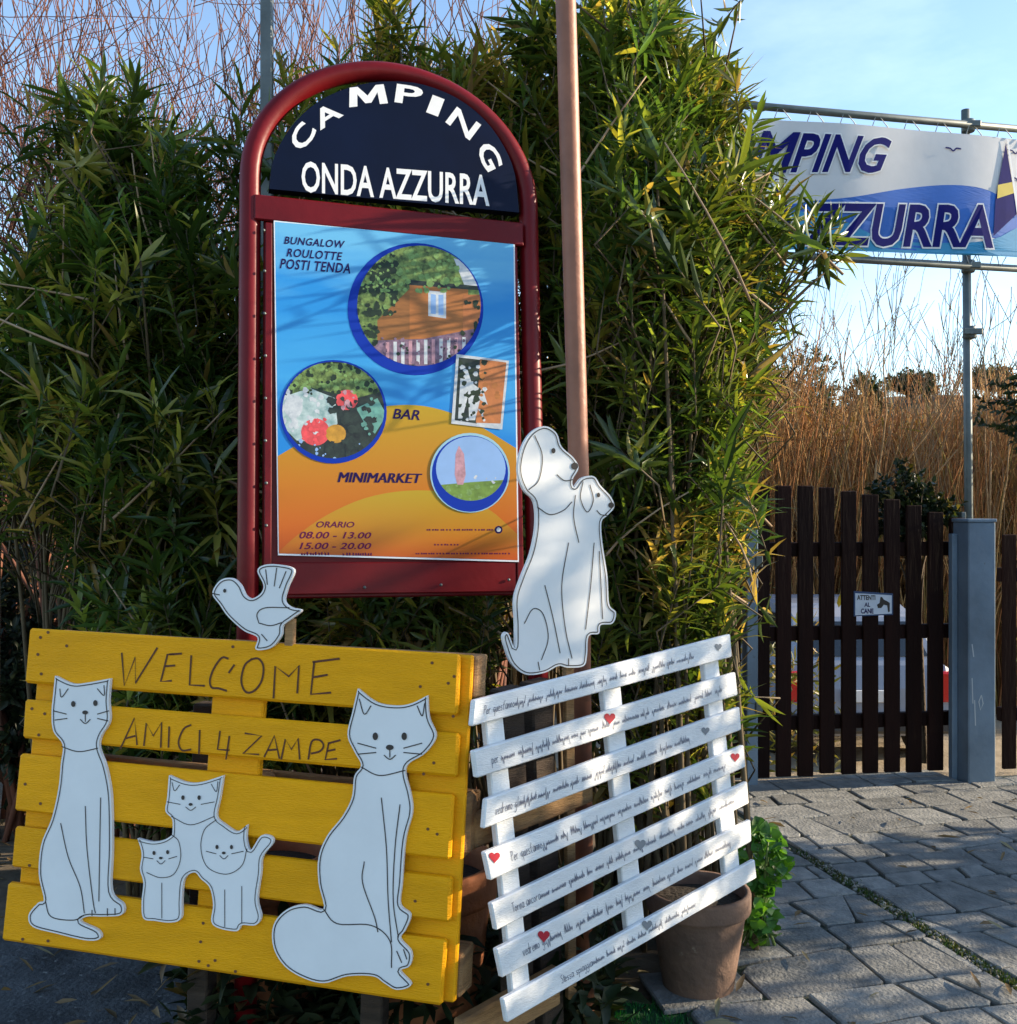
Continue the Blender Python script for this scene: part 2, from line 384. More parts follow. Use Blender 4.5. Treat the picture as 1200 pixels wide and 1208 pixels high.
for k, (t0, t1) in enumerate(rows):
    s = -1.4+random.uniform(-0.3, 0)
    while s < 4.2:
        wd = random.uniform(0.17, 0.44); sk = random.uniform(-0.035, 0.035)
        q = [(s, t0+wob(s, t0, k)), (s+wd, t0+wob(s+wd, t0, k)), (s+wd+sk, t1+wob(s+wd, t1, k+1)), (s, t1+wob(s, t1, k+1))]
        if s > -1.4: q[3] = (lastsk, q[3][1])
        lastsk = s+wd+sk
        Q = [pv(a, b, 0) for a, b in q]
        if random.random() < 0.35 and wd > 0.26:            # cracked or cut in two
            f0, f1 = random.uniform(0.35, 0.65), random.uniform(0.35, 0.65)
            A = tuple(Q[0][i]*(1-f0)+Q[1][i]*f0 for i in range(3)); B = tuple(Q[3][i]*(1-f1)+Q[2][i]*f1 for i in range(3))
            slab([Q[0], A, B, Q[3]]); slab([A, Q[1], Q[2], B])
        elif random.random() < 0.25 and t1-t0 > 0.22:
            f0, f1 = random.uniform(0.4, 0.6), random.uniform(0.4, 0.6)
            A = tuple(Q[0][i]*(1-f0)+Q[3][i]*f0 for i in range(3)); B = tuple(Q[1][i]*(1-f1)+Q[2][i]*f1 for i in range(3))
            slab([Q[0], Q[1], B, A]); slab([A, B, Q[2], Q[3]])
        else: slab(Q)
        s += wd

# ------------------------------------------------------------------ materials of the things
yellow = mat('yellow_paint', (0.88, 0.385, 0.004), 0.5, var=0.10, scale=5, bump=0.35, bscale=70, rnd=0.06, stretch=(1, 1, 6), wear=((0.55, 0.24, 0.012), 0.28, 16), spec=0.15)
white = mat('white_paint', (0.80, 0.80, 0.79), 0.5, var=0.10, scale=7, bump=0.3, bscale=80, rnd=0.05, stretch=(1, 1, 5), wear=((0.55, 0.53, 0.48), 0.28, 18), spec=0.3)
cutw = mat('cutout_white', (0.80, 0.80, 0.79), 0.5, var=0.05, scale=6, bump=0.04, bscale=30, spec=0.25, wear=((0.62, 0.62, 0.60), 0.27, 9))
rawwood = mat('raw_wood', (0.42, 0.24, 0.10), 0.8, col2=(0.20, 0.105, 0.045), scale=6, bump=0.6, bscale=50, rnd=0.2, stretch=(1, 1, 7))
ink = mat('dark_ink', (0.045, 0.035, 0.03), 0.6)
oldwood = mat('old_wood', (0.075, 0.05, 0.035), 0.9, col2=(0.035, 0.025, 0.018), scale=6, bump=0.6, bscale=50, stretch=(1, 1, 7))
brownink = mat('brown_ink', (0.10, 0.028, 0.006), 0.6)
blueink = mat('blue_ink', (0.16, 0.17, 0.22), 0.6)
hole_m = mat('nail_rust', (0.16, 0.06, 0.02), 0.7)
redpaint = mat('red_paint', (0.14, 0.004, 0.007), 0.4, var=0.25, scale=4, bump=0.1, bscale=30, wear=((0.06, 0.005, 0.005), 0.33, 9), spec=0.22)
navy = mat('navy_board', (0.002, 0.006, 0.026), 0.4, var=0.3, scale=3, wear=((0.008, 0.014, 0.035), 0.30, 14), spec=0.15)
whitevinyl = mat('white_vinyl', (0.82, 0.82, 0.82), 0.45, var=0.06, scale=9)
terracotta = mat('terracotta', (0.42, 0.15, 0.06), 0.8, col2=(0.28, 0.10, 0.045), scale=6, bump=0.4, bscale=40, wear=((0.42, 0.30, 0.22), 0.34, 9))
darkpot = mat('weathered_terracotta', (0.22, 0.13, 0.09), 0.85, col2=(0.12, 0.075, 0.055), scale=6, bump=0.5, bscale=40, wear=((0.34, 0.27, 0.2), 0.36, 10))
soilpot = mat('potting_soil', (0.03, 0.022, 0.015), 0.95, bump=1, bscale=60)
steelblue = mat('blue_steel', (0.16, 0.22, 0.29), 0.5, var=0.25, scale=3, bump=0.2, bscale=20, wear=((0.10, 0.12, 0.14), 0.36, 8), metal=0.2)
galv = mat('galvanised_steel', (0.13, 0.15, 0.15), 0.5, var=0.3, scale=7, metal=0.4, wear=((0.14, 0.12, 0.10), 0.36, 12))
brownpipe = mat('brown_pipe', (0.30, 0.12, 0.07), 0.5, var=0.3, scale=5, bump=0.2, bscale=30, wear=((0.15, 0.07, 0.045), 0.38, 10))
gatewood = mat('gate_wood', (0.022, 0.008, 0.006), 0.6, col2=(0.010, 0.0045, 0.004), scale=5, bump=0.5, bscale=40, rnd=0.25, stretch=(1, 1, 0.15), spec=0.08)
bark = mat('bark', (0.13, 0.09, 0.06), 0.9, col2=(0.06, 0.045, 0.03), scale=10, bump=0.8, bscale=50)
cane_m = mat('cane', (0.15, 0.11, 0.06), 0.8, col2=(0.075, 0.055, 0.03), scale=8)
heart_m = mat('red_heart', (0.42, 0.012, 0.03), 0.5)
greyheart_m = mat('grey_heart', (0.22, 0.24, 0.26), 0.5)

# ------------------------------------------------------------------ yellow pallet
YP = PL((-1.26, 2.684, CAMZ-0.307), (0.969, -0.247, -0.023), (0.046, 0.089, 0.995))
rng = random.Random(3)
yb = Vector((-0.7, 2.6, 0))
yp = thing('pallet', yb, 'yellow painted wooden pallet standing on edge with WELCOME written on it', 'pallet')
tb = [0, -0.145, -0.186, -0.286, -0.327, -0.472, -0.513, -0.613, -0.654, -0.8]
for i in range(5):
    e = rng.uniform(-0.004, 0.004)
    pbox(YP, -0.004+e, 1.185+e, tb[2*i+1], tb[2*i], -0.022, 0, 'deck_board', yellow, yp, 0.006, 0.003, rng)
for s0, s1 in ((0.012, 0.155), (0.53, 0.675), (1.062, 1.206)):
    pbox(YP, s0, s1, -0.797, -0.003, -0.044, -0.0225, 'stringer_board', yellow, yp, 0.004, 0.002, rng)
for t0, t1 in ((-0.105, -0.006), (-0.475, -0.33), (-0.795, -0.695)):
    for s0, s1 in ((0.015, 0.115), (0.53, 0.675), (1.09, 1.215)):
        pbox(YP, s0, s1, t0, t1, -0.122, -0.0445, 'block', rawwood, yp, 0.012 if t0 == -0.475 else 0.005, 0.004, rng)
    pbox(YP, 0.0, 1.21, t0, t1, -0.144, -0.1225, 'bottom_board', rawwood, yp, 0.004, 0.003, rng)
nl = []
for (x, y) in ((48,752),(57,746),(45,772),(49,795),(79,762),(275,763),(510,782),(529,806),(536,798),(496,810),(38,836),(53,842),(46,867),(535,845),(512,900),(500,913),(30,925),(48,948),(505,978),(516,984),(35,1021),(27,1108),(57,1110),(240,1089),(237,1111),(235,1134),(246,1139),(254,1133),(278,1146),(505,1161),(490,1063)):
    nl.append(circle((x, y), 1.9, 8))
V = []; Fc = []
for c in nl:
    k = len(V); V += [YP.px(x, y, 0)+YP.n*0.0012 for x, y in c]; Fc.append(tuple(range(k, k+8)))
tag(mk('nail_heads', V, Fc, hole_m, yp), kind='stuff')
WEL = [[(144,770),(147,809),(160,775),(160,806),(186,764)], [(206,772),(198,772),(190,804),(203,803)], [(200,772),(215,771)], [(195,786),(207,785)],
       [(226,773),(224,808),(242,809)], [(270,777),(262,776),(253,788),(248,802),(250,811),(258,812),(268,815)], [(277,784),(270,794)],
       [(298,777),(289,785),(285,803),(290,816),(300,815),(309,803),(311,786),(305,777),(296,778)],
       [(323,824),(325,786),(341,798),(353,785),(351,818)], [(371,781),(367,819),(391,817)], [(369,781),(401,777)], [(370,799),(387,796)]]
AMI = [[(142,884),(159,847),(162,879)], [(149,871),(160,868)], [(170,880),(173,853),(181,868),(191,852),(190,882)], [(200,857),(199,882)],
       [(226,855),(217,860),(211,875),(215,885),(226,884)], [(236,861),(235,890)], [(260,862),(257,884),(271,885)], [(271,868),(267,896)],
       [(289,865),(309,868),(287,889),(306,890)], [(312,893),(324,868),(330,895)], [(316,885),(328,884)], [(332,896),(337,872),(344,884),(352,871),(354,896)],
       [(364,896),(368,875),(377,873),(382,879),(378,886),(367,889)], [(388,877),(384,896),(398,895)], [(387,877),(402,873)], [(386,886),(396,884)]]
curved = {5, 7}
def strokes(P, lines, d, cv=()):
    o = []
    for i, l in enumerate(lines):
        pts = smooth_line(l) if i in cv else l
        o.append([P.px(x, y, 0)+P.n*d for x, y in pts])
    return o
ribbons('lettering', strokes(YP, WEL, 0.0014, (5, 7)), 0.0052, YP.n, brownink, yp)
for i0, i1, cv in ((0, 6, (4,)), (6, 8, ()), (8, 16, (4,))): ribbons('lettering', strokes(YP, AMI[i0:i1], 0.0014, cv), 0.0046, YP.n, brownink, yp)
for s in (0.42, 0.92):                                      # stakes that hold it up behind
    pbox(PL(YP.O, YP.u, (0, 0, 1)), s-0.03, s+0.03, -(CAMZ-0.307)-0.1, -0.2, -0.205, -0.15, 'stake', oldwood, yp, 0.004)

# ------------------------------------------------------------------ white slatted panel
WP = PL((-0.075, 2.368, CAMZ-0.436), (0.700, 0.713, 0.052), (-0.095, 0.021, 0.995))
wp = thing('slatted_panel', (0.35, 2.78, 0), 'white painted slatted wooden panel covered in handwriting', 'slatted panel')
SL = [((560,826),(557,857),(862,748),(864,775)), ((559,886),(563,918),(868,793),(871,820)), ((574,943),(571,978),(873,834),(875,861)),
      ((572,1006),(579,1039),(878,879),(880,905)), ((580,1066),(586,1098),(882,922),(884,948)), ((586,1120),(593,1154),(886,967),(887,993)), ((594,1179),(599,1207),(891,1014),(893,1036))]
for q in SL:
    c = []
    for d in (-0.016, 0):
        for k in (1, 3, 2, 0):
            c.append(WP.px(*q[k], 0)+WP.n*d)
    bevbox(c, 0.003, 'slat', white, wp)
for (a, b, c_, d_) in (((577,832),(598,828),(613,1195),(634,1183)), ((715,792),(736,787),(748,1112),(768,1100)), ((834,760),(851,756),(863,1045),(880,1036))):
    c = []
    for d in (-0.036, -0.0165):
        for p in (c_, d_, b, a): c.append(WP.px(*p, 0)+WP.n*d)
    bevbox(c, 0.003, 'stringer', white, wp)
WZ = PL(WP.O, WP.u, (0, 0, 1))
for s in (0.2, 0.31):
    pbox(WZ, s-0.04, s+0.04, -(CAMZ-0.436)-0.1, -0.02, -0.125, -0.075, 'stake', oldwood, wp, 0.005)
pbox(WZ, 0.02, 0.46, -0.37, -0.29, -0.072, -0.042, 'brace', rawwood, wp, 0.005)
pbox(WZ, -0.05, 0.30, -0.86, -0.76, -0.070, -0.040, 'brace', rawwood, wp, 0.005)
# handwriting: a small single-stroke alphabet; beyond the words one can read the pen line is only a scrawl
G = {'a': [[(.5,.5),(.2,.55),(.05,.25),(.2,0),(.45,.2),(.5,.5),(.5,.1),(.6,0)]], 'b': [[(.1,1),(.1,0),(.4,.05),(.5,.3),(.3,.5),(.1,.35)]], 'c': [[(.5,.45),(.25,.5),(.05,.25),(.25,0),(.5,.08)]],
     'd': [[(.45,.4),(.2,.5),(.05,.2),(.25,0),(.45,.2),(.5,1),(.5,.05),(.6,0)]], 'e': [[(.05,.25),(.45,.3),(.3,.5),(.08,.3),(.2,0),(.5,.08)]], 'g': [[(.45,.45),(.2,.5),(.05,.25),(.25,.05),(.45,.3),(.45,-.3),(.2,-.45),(.05,-.3)]],
     'i': [[(.1,.5),(.12,.05),(.25,0)], [(.1,.7),(.14,.74)]], 'l': [[(.1,1),(.1,.1),(.25,0)]], 'm': [[(.05,.5),(.08,0),(.2,.45),(.32,.45),(.34,0),(.46,.45),(.58,.45),(.62,0)]],
     'n': [[(.05,.5),(.08,0),(.22,.48),(.4,.42),(.42,0)]], 'o': [[(.25,.5),(.05,.25),(.25,0),(.47,.25),(.25,.5)]], 'p': [[(.08,.5),(.05,-.45)], [(.08,.4),(.3,.5),(.48,.28),(.3,.02),(.08,.1)]],
     'q': [[(.45,.45),(.2,.5),(.05,.25),(.25,.02),(.45,.3),(.46,-.45)]], 'r': [[(.08,.5),(.1,0)], [(.1,.3),(.25,.5),(.42,.45)]], 's': [[(.42,.48),(.15,.45),(.15,.3),(.4,.18),(.3,0),(.05,.05)]],
     't': [[(.2,.85),(.2,.08),(.35,0)], [(.02,.55),(.4,.58)]], 'u': [[(.05,.5),(.1,.05),(.3,.03),(.42,.5),(.44,.05),(.55,0)]], 'v': [[(.05,.5),(.2,0),(.4,.52)]],
     'P': [[(.1,1),(.08,0)], [(.08,.95),(.45,.9),(.45,.6),(.1,.5)]], 'T': [[(0,.95),(.6,1)], [(.3,.98),(.28,0)]], 'S': [[(.5,.95),(.15,.9),(.12,.6),(.45,.4),(.4,.05),(.05,.05)]], "'": [[(.1,1),(.06,.8)]], '!': [[(.12,1),(.1,.3)], [(.1,.06),(.12,0)]], ',': [[(.1,.05),(.04,-.15)]]}
LINES = [("Per quest'anno", 0.04, 0.86), ("per ", 0.06, 0.93), ("vedremo gli", 0.04, 0.80), ("Per quest'anno", 0.09, 0.90), ("Torna ancora", 0.07, 0.93), ("vedremo gli", 0.09, 0.86), ("Stessa spiaggia", 0.22, 0.74)]
rng = random.Random(11)
for (q, (words, f0, f1)) in zip(SL, LINES):
    TL, BL, TR, BR = [Vector(p) for p in q]; ln = []
    def W(f, hh): return WP.px(*((TL*(1-f)+TR*f)*hh+(BL*(1-f)+BR*f)*(1-hh)), 0)+WP.n*0.0012
    X = f0; sz = 0.016; hb = 0.34
    for ch in words:
        if ch == ' ': X += sz*0.55; continue
        for s in G[ch]: ln.append([W(X+a*sz, hb+b*0.36) for a, b in smooth_line(s, 4)])
        X += sz*(0.72 if ch == 'm' else 0.3 if ch in "il',t" else 0.58)
    while X < f1:                                            # scrawl in word-length runs
        wl = rng.uniform(0.02, 0.065); s = []; x = X
        while x < X+wl:
            st = rng.uniform(0.0026, 0.0042); tall = rng.random(); s += [(x, hb+rng.uniform(0, 0.03)), (x+st*0.5, hb+(0.34 if tall < 0.13 else -0.15 if tall > 0.93 else rng.uniform(0.12, 0.2)))]; x += st
        ln.append([W(a, b) for a, b in smooth_line(s, 2)]); X += wl+rng.uniform(0.008, 0.014)
    ribbons('handwriting', ln, 0.0015, WP.n, blueink, wp)
def heart(x, y, r):
    o = []
    for i in range(18):
        a = 2*math.pi*i/18; o.append((x+r*0.95*math.sin(a)**3, y-r*(13*math.cos(a)-5*math.cos(2*a)-2*math.cos(3*a)-math.cos(4*a))/15))
    return o
for (x, y, r, m_) in ((719,847,7,heart_m), (583,1011,7,heart_m), (867,893,5.5,heart_m), (641,1104,7.5,heart_m), (755,996,7,greyheart_m), (763,1091,6.5,greyheart_m), (832,862,5,greyheart_m), (847,763,4.5,greyheart_m)):
    flat('heart', WP, heart(x, y, r), 0.0016, m_, wp)

# ------------------------------------------------------------------ painted plywood animals (plain, generic shapes)
def cutout(name, P, outline, d0, th, label, cat, lines, dots=(), base=None, group=None, stake=None, wline=0.0026):
    pts = smooth_loop(outline)
    b = base if base is not None else P.px(sum(p[0] for p in pts)/len(pts), max(p[1] for p in pts), 0)
    t = thing(name, b, label, cat, group)
    plate('board', P, pts, d0, d0+th, cutw, t)
    d = d0+th+0.0012
    ls = [[P.px(x, y, 0)+P.n*d for x, y in smooth_line(l, 6)] for l in lines]
    c = (sum(p[0] for p in pts)/len(pts), sum(p[1] for p in pts)/len(pts))
    n = len(pts); edge = []
    for i in range(n+1):                                     # drawn contour just inside the sawn edge
        p0, p1, p2 = pts[(i-1) % n], pts[i % n], pts[(i+1) % n]; tx, ty = p2[0]-p0[0], p2[1]-p0[1]; l_ = math.hypot(tx, ty)+1e-6
        edge.append((p1[0]-ty/l_*2.6*ORI(pts), p1[1]+tx/l_*2.6*ORI(pts)))
    ls.append([P.px(x, y, 0)+P.n*d for x, y in edge])
    ribbons('drawn_lines', ls, wline, P.n, ink, t)
    for (x, y, r, rr) in dots: flat('painted_dot', P, circle((x, y), r, 12, rr), d+0.0006, ink, t)
    if stake:
        (x0, y0, x1, y1, hw) = stake
        c8 = []
        for dd in (d0-0.02, d0-0.001):
            for (x, y, s) in ((x1, y1, -1), (x1, y1, 1), (x0, y0, 1), (x0, y0, -1)): c8.append(P.px(x+s*hw, y, 0)+P.n*dd)
        bevbox(c8, 0.002, 'stake', rawwood, t)
    return t
def ORI(p): return 1 if sum(p[i][0]*p[(i+1) % len(p)][1]-p[(i+1) % len(p)][0]*p[i][1] for i in range(len(p))) > 0 else -1
# slim sitting cat
o1 = [(66,818),(68,797,1),(88,806),(106,805),(133,800,1),(131,826),(132,850),(122,868),(120,882),(128,905),(134,940),(135,1000),(134,1050),(148,1066),(146,1078),(125,1080),(106,1080),(98,1086),(118,1096),(121,1106),(105,1108),(70,1100),(42,1092),(37,1078),(48,1064),(55,1060),(49,1030),(52,995),(64,965),(72,930),(75,900),(77,878),(66,862),(64,840)]
cutout('cat_cutout', YP, o1, 0.0005, 0.010, 'slim white sitting cat cut-out, at the left end of the yellow pallet', 'cat cut-out',
       [[(76,880),(96,886),(119,882)],[(104,950),(106,1000),(113,1060),(116,1076)],[(122,940),(121,1000),(120,1062)],[(75,970),(84,1010),(98,1045),(103,1076)],[(57,1062),(64,1080),(90,1084),(103,1078)],
        [(98,848),(104,853),(110,848)],[(104,842),(104,851)],[(82,842),(66,838)],[(83,847),(68,849)],[(118,842),(132,838)],[(118,847),(131,850)],[(74,812),(76,822),(84,812)],[(118,812),(126,820),(126,808)],[(112,1072),(112,1079)],[(130,1070),(130,1079)],[(139,1070),(139,1078)]],
       [(90,830,2.6,3.6),(116,829,2.6,3.6),(104,840,3.4,2.4)])
# cat with the bushy tail
o2 = [(418,838),(424,812,1),(446,828),(470,832),(488,829),(506,820,1),(508,846),(516,868),(503,888),(484,900),(480,912),(486,936),(488,958),(480,990),(476,1040),(474,1066),(486,1078),(480,1096),(474,1106),(487,1122),(485,1138),(474,1144),(487,1160),(470,1166),(455,1158),(442,1150),(412,1150),(385,1158),(360,1152),(338,1138),(325,1116),(325,1090),(340,1072),(362,1066),(384,1071),(378,1040),(378,1010),(388,985),(406,962),(417,940),(420,915),(428,902),(420,886),(412,866)]
cutout('cat_cutout', YP, o2, 0.0005, 0.010, 'large white sitting cat cut-out with bushy tail, right end of the yellow pallet', 'cat cut-out',
       [[(428,904),(450,914),(480,908)],[(384,1071),(400,1088),(440,1090),(462,1108),(464,1140)],[(432,1015),(430,1040),(444,1080),(448,1098)],[(452,940),(458,1000),(460,1060),(464,1110)],[(474,948),(468,1000),(466,1060),(472,1104)],
        [(455,890),(462,895),(469,890)],[(462,884),(462,893)],[(446,882),(424,876)],[(446,887),(424,889)],[(478,882),(500,876)],[(478,887),(500,889)],[(426,824),(432,842),(440,832)],[(494,832),(500,844),(503,829)],[(470,1120),(476,1134)],[(478,1118),(482,1130)]],
       [(445,868,3.2,4.6),(479,868,3.2,4.6),(462,881,4.6,3.2)])
# three kittens on one board
o3 = [(200,940),(202,914,1),(222,922),(240,922),(266,914,1),(262,940),(258,962),(268,972),(282,980),(294,972,1),(293,990),(298,1002),(310,985),(322,986),(324,994),(312,1010),(310,1030),(306,1060),(310,1080),(304,1090),(288,1090),(282,1097),(262,1094),(252,1086),(254,1066),(250,1046),(240,1036),(232,1028),(220,1036),(217,1060),(216,1082),(204,1087),(186,1085),(172,1082),(170,1062),(172,1040),(168,1024),(170,1006),(165,988,1),(182,992),(196,990),(206,984,1),(206,966),(198,956)]
cutout('kitten_cutout', YP, o3, 0.0005, 0.010, 'white cut-out of three kittens huddled together in the middle of the yellow pallet', 'kitten cut-out',
       [[(205,962),(228,972),(256,962)],[(206,984),(214,992),(216,1012),(208,1030),(192,1034),(176,1028)],[(258,966),(244,978),(240,1000),(248,1022),(270,1030),(288,1020),(294,1000)],[(194,1040),(194,1082)],[(268,1048),(268,1092)],[(288,1044),(288,1088)],
        [(222,951),(228,955),(234,951)],[(216,948),(200,945)],[(240,948),(256,945)],[(188,1014),(193,1018),(198,1014)],[(184,1012),(172,1010)],[(202,1012),(212,1009)],[(262,1008),(267,1012),(272,1008)],[(258,1006),(246,1003)],[(276,1006),(290,1003)],[(206,922),(209,932),(215,925)],[(252,924),(258,933),(260,921)]],
       [(219,940,2,2.8),(238,940,2,2.8),(228,948,2.4,1.8),(185,1005,1.8,2.5),(201,1004,1.8,2.5),(193,1011,2.2,1.6),(259,998,1.8,2.6),(276,998,1.8,2.6),(267,1005,2.3,1.7)], wline=0.0019)
# bird perched on the pallet
o4 = [(253,700),(262,685),(276,682),(286,690),(292,702),(300,706),(310,700),(313,690),(306,674),(313,667),(330,666),(349,672),(342,692),(338,708),(345,716),(358,720),(346,730),(336,738),(334,750),(322,764),(304,766),(306,752),(290,744),(272,728),(262,714)]
cutout('bird_cutout', YP, o4, 0.0005, 0.010, 'white bird cut-out with raised tail perched on the top edge of the yellow pallet', 'bird cut-out',
       [[(308,735),(306,724),(316,717),(344,717)],[(308,735),(322,738),(336,734)],[(318,690),(316,672)],[(326,692),(329,670)],[(332,694),(340,674)],[(311,748),(318,756)],[(253,700),(262,702)]], [(268,697,1.8,2.4)], stake=(341, 730, 340, 765, 5))
# two dogs leaning together
DP = PL(px(655, 650, 2.66), (math.cos(R(27)), math.sin(R(27)), 0), (0, 0, 1))
o5 = [(640,503),(654,511),(660,527),(674,540),(680,552),(673,566),(675,575),(684,564),(698,562),(706,573),(718,586),(722,598),(714,608),(707,616),(708,640),(714,680),(716,712),(724,722),(720,735),(706,737),(704,747),(692,750),(690,772),(686,785),(668,787),(656,785),(640,793),(618,795),(602,783),(594,764),(591,750),(597,746),(605,764),(606,738),(605,706),(613,680),(624,652),(630,620),(628,592),(616,578),(609,556),(613,530),(624,511)]
cutout('dog_cutout', DP, o5, 0.0, 0.012, 'white cut-out of two sitting dogs side by side above the slatted panel', 'dog cut-out',
       [[(668,640),(660,690),(664,740),(672,776)],[(640,690),(650,730),(658,770)],[(616,735),(626,718),(638,724),(644,752),(636,778)],[(676,584),(674,610),(680,640)],[(698,640),(694,690),(688,742)],[(704,650),(706,690),(708,730)],
        [(628,514),(637,538),(633,566),(621,578)],[(673,566),(663,567),(654,560)],[(631,598),(646,607),(662,602),(672,592)],[(685,568),(682,588),(690,604),(697,590),(693,572)],[(714,608),(706,607),(701,602)],[(632,780),(634,790)],[(668,776),(668,784)]],
       [(650,532,2.4,3.2),(675,550,4.2,4.2),(703,584,2.0,2.8),(718,596,3.4,3.4)], base=(0.14, 2.68, 0), stake=(672, 700, 676, 1180, 5))

# ------------------------------------------------------------------ campsite sign
SP = PL((-0.686, 3.006, CAMZ+0.863), (0.949, 0.314, -0.012), (-0.018, 0.094, 0.995))
sg = thing('campsite_sign', (-0.36, 3.05, 0), 'tall arched red tube sign with a navy headboard and a blue and orange poster', 'sign')
def spt(x, y, d=0.0): return SP.px(x, y, 0)+SP.n*d
# tube frame: left leg, arch, right leg
a0, a1, top = SP.st(296, 205), SP.st(627, 240), SP.st(462, 80)
cs = (a0[0]+a1[0])/2; rs_ = (a1[0]-a0[0])/2; tb0 = (a0[1]+a1[1])/2; rt = top[1]-tb0
path = [SP.at(a0[0], -CAMZ-0.9, -0.03)]
for i in range(41):
    a = math.pi*(1-i/40); path.append(SP.at(cs+rs_*math.cos(a), tb0+rt*math.sin(a), -0.03))
path.append(SP.at(a1[0], -CAMZ-0.9, -0.03))
path.insert(1, SP.at(a0[0], -0.9, -0.03)); path.insert(-1, SP.at(a1[0], -0.9, -0.03))
tube('tube_frame', path, 0.031, redpaint, sg, sides=14)
lx, ty_ = SP.st(312, 262); rx, by_ = SP.st(619, 700); _, ry_ = SP.st(312, 229)
pbox(SP, lx, rx, -1.115, ty_+0.085, -0.045, -0.012, 'back_panel', redpaint, sg, 0.004)
pbox(SP, lx-0.03, rx+0.02, ty_+0.005, ty_+0.082, -0.0118, 0.004, 'cross_rail', redpaint, sg, 0.004)
for s in (lx+0.003, rx-0.022):
    pbox(SP, s, s+0.02, -1.11, ty_, -0.0118, 0.002, 'edge_strip', redpaint, sg, 0.002)
pbox(SP, lx+0.024, rx-0.024, -1.105, -1.012, -0.0118, 0.0, 'bottom_rail', redpaint, sg, 0.003)
nv = [(318,222)]; nv += [(322,190),(336,160),(358,133),(388,112),(425,99),(462,95),(500,99),(540,115),(572,140),(595,172),(608,205),(613,250)]
hb = plate('headboard', SP, smooth_line(nv, 3), -0.04, -0.004, navy, sg)
for ch, x, y, an, ww, hh in (('C',357,160,-57,30,24), ('A',386,135,-33,33,22), ('M',434,112,-6,46,23), ('P',483,111,8,32,22), ('I',514,124,21,15,22), ('N',547,145,37,36,23), ('G',578,184,64,32,23)):
    ca, sa = math.cos(R(an)), math.sin(R(an))
    qd = [(x+dx*ww/2*ca-dy*hh/2*sa, y+dx*ww/2*sa+dy*hh/2*ca) for dx, dy in ((-1,-1), (1,-1), (-1,1), (1,1))]
    if ch == 'M':
        TL_, TR_, BL_, BR_ = [Vector(q) for q in qd]; mp_ = [(0,0),(.06,1),(.27,1),(.5,.5),(.73,1),(.94,1),(1,0),(.79,0),(.76,.62),(.58,.12),(.42,.12),(.24,.62),(.21,0)]
        flat('letter', SP, [tuple((BL_*(1-a)+BR_*a)*(1-b)+(TL_*(1-a)+TR_*a)*b) for a, b in mp_], -0.0035, whitevinyl, hb)
    else: text_on('letter', SP, ch, qd, -0.0035, whitevinyl, hb, bold=0.022)
text_on('lettering', SP, 'ONDA AZZURRA', [(356,189), (578,206), (356,226), (578,243)], -0.0035, whitevinyl, hb, bold=0.018)
# poster print
def ramp_mat(name, stops, axis='Z', lo=0, hi=1, wave=0.0):
    m = bpy.data.materials.new(name); m.use_nodes = True; t = m.node_tree; b = t.nodes['Principled BSDF']; l = t.links.new
    tc = N(t, 'ShaderNodeTexCoord'); sp = N(t, 'ShaderNodeSeparateXYZ'); mr = N(t, 'ShaderNodeMapRange'); mr.inputs[1].default_value = lo; mr.inputs[2].default_value = hi
    l(tc.outputs['Object'], sp.inputs[0]); nz = N(t, 'ShaderNodeTexNoise'); nz.inputs['Scale'].default_value = 3.0; nz.inputs['Detail'].default_value = 3
    mpp = N(t, 'ShaderNodeMapping'); mpp.inputs['Scale'].default_value = (1, 1, 4); l(tc.outputs['Object'], mpp.inputs[0]); l(mpp.outputs[0], nz.inputs['Vector'])
    ma = N(t, 'ShaderNodeMath', operation='MULTIPLY_ADD'); ma.inputs[1].default_value = wave; l(nz.outputs['Fac'], ma.inputs[0]); l(sp.outputs['Z'], ma.inputs[2]); l(ma.outputs[0], mr.inputs[0])
    r = N(t, 'ShaderNodeValToRGB'); e = r.color_ramp.elements
    while len(e) < len(stops): e.new(0.5)
    for k, (p, c) in enumerate(stops): e[k].position = p; e[k].color = (*c, 1)
    l(mr.outputs[0], r.inputs[0]); l(r.outputs[0], b.inputs['Base Color']); b.inputs['Roughness'].default_value = 0.4; b.inputs['Specular IOR Level'].default_value = 0.3
    return m
blue_p = ramp_mat('poster_sea', [(0, (0.015,0.20,0.56)), (0.35, (0.015,0.22,0.62)), (0.55, (0.05,0.34,0.70)), (0.8, (0.02,0.26,0.66)), (1, (0.14,0.46,0.74))], lo=1.6, hi=2.5, wave=0.35)
sand_p = ramp_mat('poster_sand', [(0, (0.50,0.07,0.008)), (0.45, (0.52,0.17,0.010)), (1, (0.46,0.30,0.012))], lo=1.36, hi=1.83)
dune_p = ramp_mat('poster_dune', [(0, (0.50,0.09,0.010)), (0.4, (0.48,0.20,0.012)), (1, (0.44,0.32,0.018))], lo=1.36, hi=1.58)
pq = [(323,260),(607,284),(612,663),(328,655)]
po = plate('poster', SP, pq, -0.0118, 0.0025, mat('poster_paper', (0.75, 0.8, 0.85), 0.4), sg)
inn = [(324.5,262),(605.5,286),(610.5,661),(329,653)]
flat('sea_print', SP, inn, 0.0027, blue_p, po)
sandc = smooth_line([(323,541),(345,528),(385,505),(430,485),(470,478),(510,481),(555,497),(612,531)], 4)
flat('sand_print', SP, clip(sandc+[(612,661),(329,653)], inn), 0.0029, sand_p, po)
dunec = smooth_line([(330,650),(350,632),(385,608),(430,588),(480,579),(530,582),(575,600),(612,632)], 4)
flat('dune_print', SP, clip(dunec+[(612,661),(329,653)], inn), 0.0031, dune_p, po)
